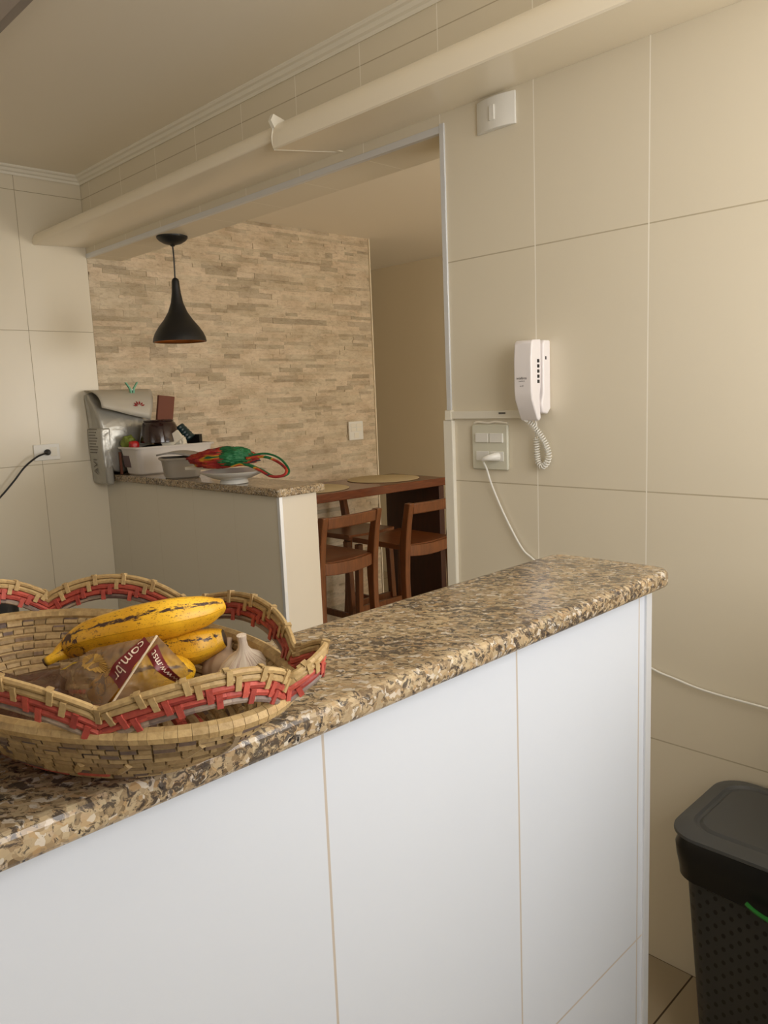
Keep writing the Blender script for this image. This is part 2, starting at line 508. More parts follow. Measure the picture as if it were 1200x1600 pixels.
# wall with the pass-through (plane y=0)
m_ = MB()
m_.box((2.205, 0, 0), (X1 + .1, W, CEIL + .1))
m_.box((0, 0, 2.119), (2.205, W, CEIL + .1))
struct(m_.build('wall_right', M['tile_w'], smooth=False))
struct(MB().box((-.15, -3.7, 0), (0, 0, CEIL + .1)).build('wall_left', M['tile_l'], smooth=False))
struct(MB().box((-.15, 0, 0), (-0.012, 1.832, CEIL + .1)).build('wall_dining', M['stone'], smooth=False))
struct(MB().box((-2.4, 2.70, 0), (X1 + .1, 2.85, CEIL + .1)).build('wall_back', M['dining_paint'], smooth=False))
struct(MB().box((-2.5, 1.7, 0), (-2.4, 2.85, CEIL + .1)).build('wall_passage', M['dining_paint'], smooth=False))
struct(MB().box((-2.4, 1.70, 0), (-.151, 1.81, CEIL + .1)).build('wall_passage_side', M['dining_paint'], smooth=False))
# window walls (out of the frame to the right and behind)
XL_ = 4.35
mb = MB(); mb.box((XL_, -3.7, 0), (XL_ + .1, 0, 1.2)); mb.box((XL_, -3.7, 2.36), (XL_ + .1, 0, CEIL)); mb.box((XL_, -3.7, 1.2), (XL_ + .1, -1.55, 2.36)); mb.box((XL_, -.17, 1.2), (XL_ + .1, 0, 2.36))
struct(mb.build('wall_window', M['plaster'], smooth=False))
mb = MB(); mb.box((X1, W, 0), (X1 + .1, 2.7, .7)); mb.box((X1, W, 2.3), (X1 + .1, 2.7, CEIL + .1)); mb.box((X1, W, .7), (X1 + .1, .6, 2.3)); mb.box((X1, 2.3, .7), (X1 + .1, 2.7, 2.3))
struct(mb.build('wall_dining_window', M['plaster'], smooth=False))
mb = MB(); mb.box((-.15, -3.8, 0), (X1 + .1, -3.7, 1.0)); mb.box((-.15, -3.8, 2.2), (X1 + .1, -3.7, CEIL + .1)); mb.box((-.15, -3.8, 1.0), (1.0, -3.7, 2.2)); mb.box((2.6, -3.8, 1.0), (X1 + .1, -3.7, 2.2))
struct(mb.build('wall_behind', M['plaster'], smooth=False))
struct(MB().box((-2.5, -3.8, -.1), (X1 + .1, 2.85, 0)).build('floor', M['floor'], smooth=False))
struct(MB().box((-.15, -3.8, CEIL), (X1 + .1, 0, CEIL + .1)).build('ceiling', M['plaster'], smooth=False))
struct(MB().box((-2.5, W, DCEIL), (X1 + .1, 2.85, DCEIL + .1)).build('ceiling_dining', M['plaster'], smooth=False))
# split-stone cladding: thin strips, each with its own depth
mb = MB(); z = 0.0; y_end = 1.832
while z < DCEIL:
    h = random.choice((0.014, 0.019, 0.019, 0.024, 0.030)); h = min(h, DCEIL - z)
    y = random.uniform(-.2, 0.0)
    while y < y_end:
        l = random.uniform(0.04, 0.24); a, b = max(0.001, y), min(y_end, y + l)
        if b - a > 0.01:
            d = random.choice((0.0, .0005, .001, .0015, .002, .004)); t = random.uniform(-.0015, .0015)
            g = .0001
            mb.add([(-.0125, a + g, z + g), (-.0125, b - g, z + g), (-.0125, b - g, z + h - g), (-.0125, a + g, z + h - g),
                    (d - .004, a + g, z + g), (d - .004 + t, b - g, z + g), (d - .004 + t, b - g, z + h - g), (d - .004, a + g, z + h - g)],
                   [(4, 5, 6, 7), (0, 1, 5, 4), (1, 2, 6, 5), (2, 3, 7, 6), (3, 0, 4, 7)])
        y += l
    z += h
struct(mb.build('wall_stone_cladding', M['stone'], smooth=False))
struct(MB().box((-.15, 1.833, 0), (.006, 1.84, DCEIL)).build('trim_6', M['dining_paint'], smooth=False))
# crown mouldings
prof = [(0, 0), (0, -.034), (-.006, -.036), (-.008, -.026), (-.016, -.022), (-.022, -.012), (-.03, -.009), (-.034, -.004), (-.034, 0)]
mb = MB(); mb.loft([[Vector((0 if False else (-u), u, CEIL + v)) for u, v in prof], [Vector((X1, u, CEIL + v)) for u, v in prof]])
struct(mb.build('trim_1', M['trimw'], smooth=False))
mb = MB(); mb.loft([[Vector((-u, u, CEIL + v)) for u, v in prof], [Vector((-u, -3.7, CEIL + v)) for u, v in prof]])
struct(mb.build('trim_2', M['trimw'], smooth=False))
# opening trims
struct(MB().box((0.002, -.004, 2.117), (2.1895, .012, 2.136)).build('trim_3', M['alu'], smooth=False, bevel=.001))
struct(MB().box((2.190, -.005, 1.3765), (2.206, .02, 2.140)).build('trim_4', M['alu'], smooth=False, bevel=.001))
struct(MB().box((2.181, -.012, 0), (2.214, .02, 1.3485)).build('trim_5', M['trimw'], smooth=False, bevel=.002))

# back half-wall and its granite
struct(MB().box((0, 0, 0), (1.371, W, 1.078)).build('half_wall_1', M['tile_half'], smooth=False))
struct(MB().box((1.371, .001, 0), (1.375, W + .002, 1.078)).build('half_wall_end', M['white_face'], smooth=False))
struct(MB().box((1.362, -.003, 0), (1.378, .012, 1.078)).build('trim_7', M['alu'], smooth=False, bevel=.001))
tag(MB().prism(rrect(0.002, -.026, 1.405, .198, .012), 'z', 1.079, 1.11).build('granite_countertop', M['granite'], smooth=False, bevel=.006, segs=3),
    'narrow speckled granite slab capping the far half wall under the pendant lamp', 'countertop')
# front half-wall
struct(MB().box((2.965, -3.69, 0), (3.12, -.642, 1.13)).build('half_wall_2', M['tile_panel'], smooth=False))
struct(MB().box((3.108, -.656, 0), (3.1235, -.639, 1.13)).build('trim_8', M['alu'], smooth=False, bevel=.001))
tag(MB().prism(rrect(2.945, -3.69, 3.148, -.618, .028), 'z', 1.131, 1.158).build('granite_countertop', M['granite'], smooth=False, bevel=.009, segs=4),
    'long brown speckled granite slab in the foreground, under the woven basket', 'countertop')

# ledge along the wall above the opening


def ledge(mb, x0, x1, depth, zw, zb, zt):
    """flat underside from (wall, zw) to the front edge at zb, crisp lower edge, rounded nose above"""
    h = zt - zb; pts = [(-.0005, zw), (-depth + .006, zb), (-depth + .002, zb + .003)]
    for k in range(8):
        a = math.radians(190 - 100 * k / 7); pts.append((-depth + h * .6 + h * .6 * math.cos(a), zt - h * .72 + h * .72 * math.sin(a)))
    pts.append((-.0005, zt))
    mb.prism(pts, 'x', x0, x1)


mb = MB(); ledge(mb, 0.002, 1.80, .245, 2.163, 2.153, 2.205)
tag(mb.build('wall_ledge', M['ledge'], smooth=True, angle=40), 'long cream bullnose ledge on the wall above the opening, the far narrower length', 'ledge')
t = thing('wall_ledge', 'near thicker length of cream bullnose ledge, lapping over the far one above the doorway', 'ledge', (1.785, 0, 2.14))
mb = MB(); ledge(mb, 1.785, 4.345, .256, 2.1655, 2.127, 2.208)
# the near length is a hollow sleeve: its end shows a thin turned edge
mb.build('board', M['ledge'], t, angle=40)
mb = MB(); mb.tube([(1.784, -.003, 2.1655), (1.784, -.25, 2.1275), (1.784, -.2545, 2.14), (1.784, -.2555, 2.16), (1.784, -.25, 2.185)], .0018, 6)
mb.prism([(-.240, 2.180), (-.256, 2.206), (-.246, 2.224), (-.200, 2.213), (-.19, 2.209)], 'x', 1.772, 1.785); mb.build('end_cap', M['trimw'], t, smooth=False)

# ceiling light (corner only in view)
t = thing('ceiling_light', 'grey framed ceiling light whose corner shows at the top left', 'ceiling light', (.9, -1.05, CEIL))
mb = MB(); mb.prism(rrect(.3, -1.35, 1.95, -.792, .01), 'z', CEIL - .03, CEIL - .0005); mb.build('frame', mat('light_frame_grey', lin(150, 142, 136), .5), t, smooth=False, bevel=.004)
mb = MB(); mb.prism(rrect(.33, -1.32, 1.92, -.822, .01), 'z', CEIL - .036, CEIL - .0301); mb.build('diffuser', mat('light_diffuser', lin(168, 158, 152), .4), t, smooth=False, bevel=.002)

# ------------------------------------------------------------------ wall fittings
# blank plate with one small button, up under the ledge
t = thing('blank_plate', 'white curved cover plate with one small slot high on the tiled wall, under the ledge', 'cover plate', (2.38, 0, 2.117))
mb = MB(); pts = []
for k in range(9):
    u = -.060 + .12 * k / 8; pts.append((2.38 + u, -.006 - .012 * (1 - (u / .06) ** 2)))
pts += [(2.44, -.0005), (2.32, -.0005)]
mb.prism(pts, 'z', 2.078, 2.155); mb.build('plate', M['plastic_w'], t, bevel=.0015)
mb = MB(); mb.box((2.370, -.0215, 2.098), (2.386, -.017, 2.134)); mb.build('button', M['plastic_w'], t, smooth=False, bevel=.0015)
# double switch + sockets plate
t = thing('socket_switch_plate', 'white plate with two rocker switches above sockets, white cable plugged in', 'wall socket', (2.342, 0, 1.275))
mb = MB(); mb.prism(rrect(2.282, 1.214, 2.402, 1.336, .005, 3), 'y', -.010, -.0005); mb.build('plate', mat('plate_cream', lin(214, 212, 194), .4), t, bevel=.003)
for x in (2.297, 2.345):
    MB().box((x, -.0145, 1.288), (x + .044, -.0095, 1.313)).build('rocker', M['plastic_w'], t, smooth=False, bevel=.0015)
    MB().box((x, -.0115, 1.238), (x + .044, -.0095, 1.264)).build('socket_face', M['plastic_w'], t, smooth=False, bevel=.001)
mb = MB(); mb.tube(smooth_path([(2.286, -.003, 1.3395), (2.30, -.004, 1.343), (2.335, -.004, 1.3405), (2.36, -.004, 1.3435), (2.398, -.003, 1.339)], 5), .003, 6)
mb.build('filler_smear', M['plaster'], t)
# white power cable
t = thing('power_cable', 'white cable hanging from the wall socket, passing behind the counter end', 'cable', (2.36, 0, 1.25))
mb = MB(); mb.tube([(2.373, -.012, 1.2505), (2.370, -.02, 1.2505), (2.362, -.034, 1.2495), (2.350, -.040, 1.247), (2.340, -.038, 1.243)], [.0115, .0115, .009, .0065, .005], 10)
mb.build('plug', M['plastic_w'], t)
mb = MB(); mb.tube(smooth_path([(2.342, -.039, 1.244), (2.337, -.03, 1.236), (2.340, -.02, 1.215), (2.352, -.014, 1.17), (2.39, -.010, 1.09), (2.442, -.01, 1.01), (2.475, -.01, .985), (2.52, -.01, .955), (2.66, -.01, .83), (2.80, -.010, .762), (2.87, -.010, .745), (2.945, -.010, .733), (3.08, -.012, .728), (3.3, -.012, .72), (3.6, -.012, .5), (3.65, -.012, .02)], 8), .0026, 8)
mb.build('cord', M['plastic_w'], t)
# trunking
t = thing('cable_trunking', 'slim white cable trunking running level from the opening to the phone', 'cable trunking', (2.3, 0, 1.36))
MB().box((2.207, -.012, 1.352), (2.462, -.0005, 1.373)).build('channel', M['trimw'], t, smooth=False, bevel=.0015)
MB().box((2.19, -.0145, 1.349), (2.212, -.0005, 1.376)).build('end_clip', M['trimw'], t, smooth=False, bevel=.001)
mb = MB(); mb.box((2.377, -.0127, 1.3635), (2.399, -.012, 1.3685)); mb.build('stamp', M['grey_print'], t, smooth=False)

# ------------------------------------------------------------------ intercom phone
t = thing('intercom_phone', 'white intercom handset hanging on the tiled wall above the socket plate', 'phone', (2.50, 0, 1.36))
mb = MB()   # wall base, side profile in (y,z)
base = [(-.0005, 1.375), (-.0005, 1.545), (-.026, 1.545), (-.032, 1.535), (-.032, 1.415), (-.040, 1.39), (-.034, 1.366), (-.014, 1.362)]
mb.prism(base, 'x', 2.468, 2.532); mb.build('wall_base', M['plastic_phone'], t, bevel=.004, segs=3)
mb = MB()   # handset
hs = [(-.034, 1.547), (-.066, 1.545), (-.073, 1.54), (-.077, 1.50), (-.077, 1.42), (-.074, 1.40), (-.052, 1.352), (-.045, 1.346), (-.036, 1.352), (-.040, 1.385), (-.040, 1.41), (-.036, 1.43), (-.034, 1.50)]
mb.prism(hs, 'x', 2.474, 2.527); mb.build('handset', M['plastic_phone'], t, bevel=.0035, segs=3)
mb = MB()
for k in range(5): mb.box((2.5268, -.052, 1.440 + .0125 * k), (2.5278, -.043, 1.448 + .0125 * k))
mb.build('speaker_slots', M['plastic_k'], t, smooth=False)
mb = MB(); mb.box((2.5315, -.024, 1.497), (2.5325, -.019, 1.505)); mb.build('keyhole', M['plastic_k'], t, smooth=False)
mb = MB(); text_on(mb, 'intelbras', .0088, (2.4985, -.0775, 1.453), (1, 0, 0), (0, 0, 1)); text_on(mb, 'interfone', .0048, (2.4985, -.0775, 1.446), (1, 0, 0), (0, 0, 1)); text_on(mb, 'ipr 80', .0042, (2.4985, -.0775, 1.434), (1, 0, 0), (0, 0, 1))
mb.build('lettering', M['plastic_k'], t, smooth=False, normals=False)
# coiled cord
path = smooth_path([(2.487, -.045, 1.353), (2.488, -.040, 1.348), (2.503, -.026, 1.325), (2.522, -.018, 1.295), (2.533, -.015, 1.262), (2.528, -.015, 1.240), (2.513, -.015, 1.230), (2.501, -.015, 1.243), (2.498, -.015, 1.275), (2.498, -.016, 1.300)], 60)
coil = []; acc = 0; prev = path[0]
for i, p in enumerate(path):
    acc += (p - prev).length; prev = p
    tt = (path[min(i + 1, len(path) - 1)] - path[max(i - 1, 0)]).normalized(); a = tt.cross(Vector((0, 1, 0))).normalized(); b = tt.cross(a)
    ph = acc / .0064 * 2 * math.pi
    coil.append(p + (a * math.cos(ph) + b * math.sin(ph)) * .0068)
mb = MB(); mb.tube(coil, .0017, 5); mb.build('coiled_cord', M['plastic_w'], t)
mb = MB(); mb.tube(smooth_path([(2.497, -.02, 1.300), (2.496, -.018, 1.306), (2.503, -.022, 1.322), (2.503, -.03, 1.365)], 6), .0016, 6); mb.build('cord_tail', M['plastic_w'], t)

# switch plate on the stone wall, outlet on the left wall
t = thing('light_switch', 'small white switch plate on the split-stone wall near its right edge', 'light switch', (0, 1.647, 1.218))
mb = MB(); mb.prism(rrect(1.588, 1.160, 1.708, 1.276, .004, 3), 'x', .0035, .014); mb.build('plate', M['plastic_w'], t, bevel=.002)
for a, b, c, d in ((1.602, 1.240, 1.645, 1.262), (1.650, 1.240, 1.694, 1.262), (1.602, 1.214, 1.645, 1.236), (1.650, 1.214, 1.694, 1.236), (1.630, 1.172, 1.668, 1.205)):
    MB().box((.0135, a, b), (.0165, c, d)).build('rocker', M['trimw'], t, smooth=False, bevel=.001)
t = thing('wall_outlet', 'flat cream outlet plate on the left tiled wall, black plug in it', 'wall socket', (0, -.277, 1.232))
mb = MB(); mb.prism(rrect(-.336, 1.196, -.218, 1.269, .003, 3), 'x', .0005, .008); mb.build('plate', M['plastic_w'], t, bevel=.002)
MB().box((.0075, -.262, 1.213), (.0095, -.232, 1.253)).build('socket_face', M['trimw'], t, smooth=False, bevel=.001)
t = thing('power_cable', 'black appliance cord plugged into the left wall outlet, drooping down left', 'cable', (.02, -.28, 1.23))
mb = MB(); mb.lathe([(.006, 0), (.014, .002), (.014, .012), (.010, .02), (.006, .026)], (0, 0, 0), 12); R = Matrix.Rotation(math.radians(90), 3, 'Y')
mb.v = [R @ p + Vector((.0085, -.278, 1.232)) for p in mb.v]; mb.build('plug', M['plastic_k'], t)
mb = MB(); mb.tube(smooth_path([(.034, -.28, 1.232), (.05, -.30, 1.230), (.055, -.345, 1.216), (.05, -.40, 1.175), (.05, -.45, 1.12), (.05, -.51, 1.06), (.05, -.58, 1.0), (.06, -.66, .95), (.08, -.74, .84), (.09, -.79, .80)], 8), .0042, 8); mb.build('cord', M['plastic_k'], t)
# black cooker against the left wall (rounded corner of its top shows behind the basket)
t = thing('cooktop_stove', 'black rounded appliance edge behind the basket at the left frame edge', 'stove', (.4, -1.1, 0))
mb = MB(); mb.prism(rrect(.03, -1.35, .60, -.66, .05), 'z', 0, .72); mb.build('body', mat('stove_black_enamel', lin(30, 30, 32), .3), t, bevel=.006)
mb = MB(); mb.prism(rrect(.02, -1.36, .62, -.65, .06), 'z', .7205, .745); mb.build('cooktop', mat('stove_glass_black', lin(28, 28, 30), .12), t, bevel=.008, segs=3)
for cx, cy in ((.2, -.85), (.2, -1.15), (.45, -.85), (.45, -1.15)):
    mb = MB(); mb.lathe([(.05, 0), (.05, .012), (.042, .016), (.0, .016)], (cx, cy, .7455), 20); mb.build('burner', M['black_metal'], t)

# ------------------------------------------------------------------ pendant lamp
px_, py_ = .628, .086
t = thing('pendant_lamp', 'matte black teardrop pendant lamp hanging over the far half wall', 'pendant lamp', (px_, py_, 2.12))
mb = MB(); mb.lathe([(.064, 0), (.064, -.006), (.056, -.016), (.036, -.028), (.012, -.034), (.007, -.04), (.0, -.04)], (px_, py_, 2.1195), 32); mb.build('ceiling_rose', M['black_metal'], t)
mb = MB(); mb.tube(smooth_path([(px_, py_, 2.082), (px_ + .002, py_, 2.03), (px_, py_, 1.98), (px_ - .002, py_, 1.935)], 5), .0032, 8); mb.build('cord', M['black_metal'], t)
mb = MB()
outer = [(.006, 1.952), (.013, 1.946), (.0155, 1.938), (.0165, 1.92), (.019, 1.89), (.026, 1.85), (.040, 1.812), (.060, 1.780), (.083, 1.752), (.100, 1.726), (.109, 1.705), (.112, 1.688)]
mb.lathe([(r, z) for r, z in outer] + [(r - .003, z) for r, z in reversed(outer[3:])], (px_, py_, 0), 40)
mb.build('lamp_shade', M['black_metal'], t)
mb = MB(); mb.lathe([(r - .0045, z + .001) for r, z in outer[4:]], (px_, py_, 0), 40, cap=False); mb.build('shade_lining', M['copper'], t, solid=.0006)
mb = MB(); mb.lathe([(.012, 1.80), (.014, 1.775), (.026, 1.75), (.028, 1.735), (.02, 1.718), (.0, 1.71)], (px_, py_, 0), 20); mb.build('bulb', mat('frosted_bulb', lin(230, 225, 210), .3), t)

# ------------------------------------------------------------------ dining table, stools, mats
TA = math.radians(-3.5)
t = thing('bar_table', 'dark wooden bar table with thick top and solid end panel, behind the half wall', 'table', (.45, 1.0, 0))


def tw(x, y):   # table local (x from left edge to right edge, y along) to world
    c, s = math.cos(TA), math.sin(TA); return (.205 + x * c - (y - 1.0) * s, 1.0 + x * s * 1.0 + (y - 1.0) * c)


def tbox(mb, x0, y0, z0, x1, y1, z1):
    P = [tw(x0, y0), tw(x1, y0), tw(x1, y1), tw(x0, y1)]
    mb.prism(P, 'z', z0, z1)


mb = MB(); tbox(mb, 0, .26, .905, .462, 1.72, .95); mb.build('tabletop', M['wood_table'], t, smooth=False, bevel=.004)
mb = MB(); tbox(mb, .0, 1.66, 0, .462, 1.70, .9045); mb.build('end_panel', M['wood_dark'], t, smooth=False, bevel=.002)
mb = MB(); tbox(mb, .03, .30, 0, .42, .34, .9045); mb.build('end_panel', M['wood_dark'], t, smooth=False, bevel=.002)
for (cx, cy, r, lab) in ((.43, 1.46, .21, 'round beige placemat at the far end of the bar table'), (.42, .92, .21, 'round beige placemat on the table, half hidden by the granite corner')):
    mb = MB(); mb.lathe([(0, 0), (r - .004, 0), (r, .002), (r - .004, .004), (0, .004)], (0, 0, 0), 48)
    o = mb.build('placemat', M['placemat']); o.location = (cx, cy, .9505); tag(o, lab, 'placemat', 'placemats on the bar table')


def make_stool():
    t = thing('bar_stool', 'x', 'bar stool', (0, 0, 0), 'bar stools round the table')
    # local: back rail towards +x, width along y; seat top z .69
    w = .168
    for s in (-1, 1):
        y = s * w
        # rear post: flares back at foot and at the top
        P = [(.105, 0), (.072, .25), (.058, .50), (.060, .66), (.078, .78), (.105, .905)]
        pts = smooth_path([(x, y, z) for x, z in P], 6); rings = []
        for p in pts:
            hw = .0165; hd = .019 + .006 * math.exp(-((p.z - .66) / .12) ** 2)
            rings.append([p + Vector((a * hd, b * hw, 0)) for a, b in ((-1, -1), (1, -1), (1, 1), (-1, 1))])
        mb = MB(); mb.loft(rings); mb.build('rear_leg', M['wood'], t, bevel=.004, segs=2)
        mb = MB(); mb.loft([[Vector((x + a * .017, y * .94 + b * .016, z)) for a, b in ((-1, -1), (1, -1), (1, 1), (-1, 1))] for x, z in ((-.33, 0), (-.30, .655))])
        mb.build('front_leg', M['wood'], t, bevel=.003)
        mb = MB(); mb.box((-.31, y - .009, .22), (.06, y + .009, .255)); mb.build('stretcher', M['wood'], t, smooth=False, bevel=.002)
    mb = MB(); rings = []
    for k in range(9):
        y = -w + .017 + (2 * w - .034) * k / 8; b = .012 * (1 - ((k - 4) / 4) ** 2)
        rings.append([Vector((.100 + b + a * .011 + (.008 if zz > .88 else 0), y, zz)) for a, zz in ((-1, .848), (1, .848), (1, .902), (-1, .902))])
    mb.loft(rings); mb.build('back_rail', M['wood'], t, bevel=.005)
    mb = MB()

    def seat(u, v):
        x = -.335 + .40 * u; y = -w + .017 + (2 * w - .034) * v if u > .9 else -w - .005 + (2 * w + .01) * v
        dip = .010 * (1 - (2 * v - 1) ** 2) * math.sin(math.pi * min(1, u * 1.1)) ** .5 if 0 < u < 1 else .006 * (1 - (2 * v - 1) ** 2)
        return (x, y, .692 - dip)
    top = [[Vector(seat(i / 10, j / 8)) for j in range(9)] for i in range(11)]
    rings = []
    for i in range(11):
        r = top[i]; rings.append(r + [p - Vector((0, 0, .026 if False else (p.z - .664))) for p in reversed(r)])
    mb.loft(rings); mb.build('seat', M['wood_seat'], t, bevel=.003)
    mb = MB(); rings = []
    for k in range(9):
        y = -w + .017 + (2 * w - .034) * k / 8; b = .010 * (1 - ((k - 4) / 4) ** 2); dz = .010 * (1 - ((k - 4) / 4) ** 2)
        rings.append([Vector((.066 + b + a * .009, y, zz)) for a, zz in ((-1, .635 - dz), (1, .635 - dz), (1, .690 - dz * .8), (-1, .690 - dz * .8))])
    mb.loft(rings); mb.build('apron', M['wood'], t, bevel=.003)
    for x in (-.32, ):
        mb = MB(); mb.box((x, -w + .02, .28), (x + .02, w - .02, .315)); mb.build('footrest', M['wood'], t, smooth=False, bevel=.002)
    return t


s0 = make_stool()
s0['label'] = 'reddish wooden bar stool nearest the white pillar end, its low back towards the camera'
s0.location = (.925, .655, 0); s0.rotation_euler = (0, 0, math.radians(1))
s1 = copy_tree(s0); s1.location = (.95, 1.195, 0); s1.rotation_euler = (0, 0, math.radians(-2))
s1['label'] = 'wooden bar stool at the far right, partly cut off by the opening edge'
s2 = copy_tree(s0); s2.location = (.225, 1.23, 0); s2.rotation_euler = (0, 0, math.radians(180))
s2['label'] = 'dark wooden bar stool beyond the table, seen through the near stool'

# ------------------------------------------------------------------ clutter on the far half wall
G = 1.1105
# silver pouch: stands against the left wall, narrow gusset towards the kitchen, folded top
t = thing('foil_pouch', 'large silver-grey foil pouch folded over at the top, against the left wall', 'pouch', (.08, .05, G))
mb = MB(); rings = []
prof = [(G, .150, -.020, .178), (1.15, .152, -.05, .182), (1.22, .150, -.066, .184), (1.30, .148, -.072, .186), (1.37, .142, -.076, .19), (1.43, .105, -.080, .20), (1.47, .062, -.083, .22), (1.502, .020, -.084, .24)]
for z, x1, y0, y1 in prof:
    r = [Vector((u, v, z)) for u, v in rrect(.004, y0, x1, y1, min(.016, x1 / 3.2), 3)]
    rr = []
    for k_, (a, b) in enumerate(zip(r, r[1:] + r[:1])):
        rr.append(a)
        if k_ % 4 == 3:
            for q_ in range(1, 8):
                p = a.lerp(b, q_ / 8); nrm = Vector(((b - a).y, -(b - a).x, 0)).normalized(); k = noise.noise(p * 9) * .012
                if p.x < .01: k = 0
                if G + .02 < z < 1.45 and p.y < 0 and .02 < p.x < x1 - .02: k -= .006
                rr.append(p + nrm * k)
    rings.append(rr)
mb.loft(rings); mb.build('pouch_body', M['foil'], t, sub=1)
mb = MB(); mb.loft([[Vector((x, y, z)) for x, y in ((.004, y0), (.148, y0), (.150, -.032), (.004, -.032))] for z, y0 in ((1.064, -.060), (1.075, -.070), (1.16, -.075), (1.25, -.080), (1.33, -.079))]); mb.build('gusset', M['foil'], t, bevel=.008, segs=3)
mb = MB()


def flap(u, v):   # u along the fold (y), v down over the front
    x = .006 + .165 * math.sin(v * math.pi / 2) ** .8 + .006 * math.sin(u * 8); y = -.074 + (.320 - .085 * v) * u
    z = 1.506 - v * v * (.070 + .065 * u) - .012 * v
    return (x, y, z)


mb.grid(flap, 16, 10)
mb.build('flap', M['foil_flap'], t, solid=.004)
mb = MB()
c = Vector(flap(.76, .80)) + Vector((.004, -.002, .004))
for k in range(6):      # red petal emblem
    a = math.radians(15 + k * 30); d = Vector((.0, math.cos(a), 0)) * .7 + Vector((-.45, 0, .75)) * math.sin(a) * .7; d.normalize(); n_ = d.cross(Vector((.8, 0, .5))).normalized()
    mb.add([c + d * .008, c + d * .020 + n_ * .004, c + d * .030, c + d * .020 - n_ * .004], [(0, 1, 2, 3)])
mb.build('emblem', M['red_print'], t, smooth=False, solid=.002, normals=False)
mb = MB()
for k in range(9): mb.box((.022 + .003 * (k % 2), -.0812, 1.322 - .0135 * k), (.108 - .010 * (k % 3), -.0795 + .0002 * k, 1.327 - .0135 * k))
mb.build('small_print', M['grey_print'], t, smooth=False)
mb = MB(); text_on(mb, 'AVI', .050, (.062, -.0782, 1.150), (0, 0, 1), (-1, 0, 0)); mb.build('lettering', M['grey_print'], t, smooth=False, solid=.0006, normals=False)
# clothespin clipping the flap
t = thing('clothespin', 'mint green clothespin clipped to the folded top of the silver pouch', 'clothespin', (.03, .165, 1.50))
q = Vector((0, 1, 0)); c = Vector((.100, .118, 1.503))
for s_ in (-1, 1):
    rings = []
    for h, off, wd in ((-.036, .005, .0035), (-.005, .007, .0045), (.008, .011, .0045), (.036, .030, .0035)):
        p = c + q * off * s_ + Vector((0, 0, h)); rings.append([p + q * a * wd + Vector((1, 0, 0)) * b * .006 for a, b in ((-1, -1), (1, -1), (1, 1), (-1, 1))])
    mb = MB(); mb.loft(rings); mb.build('prong', M['mint'], t, bevel=.001)
mb = MB(); mb.tube([(c + q * -.012), (c + q * .012)], .004, 8); mb.build('spring', M['alu'], t)
# brown board standing at the back of the tub
t = thing('wooden_board', 'brown wooden board standing upright behind the silver pouch and brown bowl', 'board', (.20, .26, 1.2))
mb = MB(); mb.obox((.172, .232, 1.325), (.018, .085, .29), Matrix.Rotation(math.radians(-7), 3, 'X') @ Matrix.Rotation(math.radians(5), 3, 'Y')); mb.build('board', M['brown_card'], t, smooth=False, bevel=.003)
# big milky tub


def tub(name, label, c, sx, sy, h, rz, material, z0, flare=.018, extra=None, cat='tub'):
    t = thing(name, label, cat, (c[0], c[1], z0)); Rz = Matrix.Rotation(rz, 3, 'Z')
    def ring(dx, z, r=.03): return [Rz @ Vector((u, v, 0)) + Vector((c[0], c[1], z)) for u, v in rrect(-sx / 2 - dx, -sy / 2 - dx, sx / 2 + dx, sy / 2 + dx, r, 5)]
    mb = MB()
    mb.loft([ring(-flare - .006, z0 + .0), ring(-flare, z0 + .006), ring(0, z0 + h), ring(-.004, z0 + h), ring(-flare - .004, z0 + .008)])
    mb.build('tub_body', material, t)
    mb = MB(); mb.loft([ring(-.003, z0 + h - .005), ring(.009, z0 + h - .005), ring(.010, z0 + h), ring(.006, z0 + h + .004), ring(-.003, z0 + h + .004)], closed=True, cap=False)
    mb.build('tub_rim', material, t)
    return t, Rz


tb, Rz = tub('storage_tub', 'milky white plastic tub piled with packets, beside the silver pouch', (.262, .190), .185, .40, .125, 0.0, M['tub'], G)
mb = MB(); mb.obox((.225, -.0010, 1.172), (.060, .003, .055), Matrix.Rotation(math.radians(8), 3, 'X')); mb.build('label_sticker', mat('sticker_mauve', lin(96, 76, 78), .5), tb, smooth=False)
tb2, Rz2 = tub('food_tub', 'smaller grey translucent tub in front of the white tub', (.615, .055), .15, .165, .085, math.radians(-24), M['tub2'], G, .010)
# brown block left of tub
tag(MB().box((.1605, -.008, G), (.1765, -.0, 1.215)).build('wooden_block', M['brown_card'], smooth=False, bevel=.002), 'narrow brown wooden block between silver pouch and white tub', 'block')
# brown upside-down bowl on tub contents
t = thing('glass_bowl', 'dark brown glass bowl upside down on the heaped white tub', 'bowl', (.30, .12, 1.265))
mb = MB(); BC = (.272, .150, 1.253)
mb.lathe([(.088, 0), (.092, .002), (.091, .012), (.088, .03), (.082, .072), (.075, .088), (.066, .097), (.0, .1)], BC, 36)
mb.build('bowl_body', M['glaze'], t)
mb = MB(); mb.lathe([(.066, .096), (.070, .099), (.068, .103), (.060, .104), (.058, .100)], BC, 36); mb.build('foot_ring', M['glaze'], t)
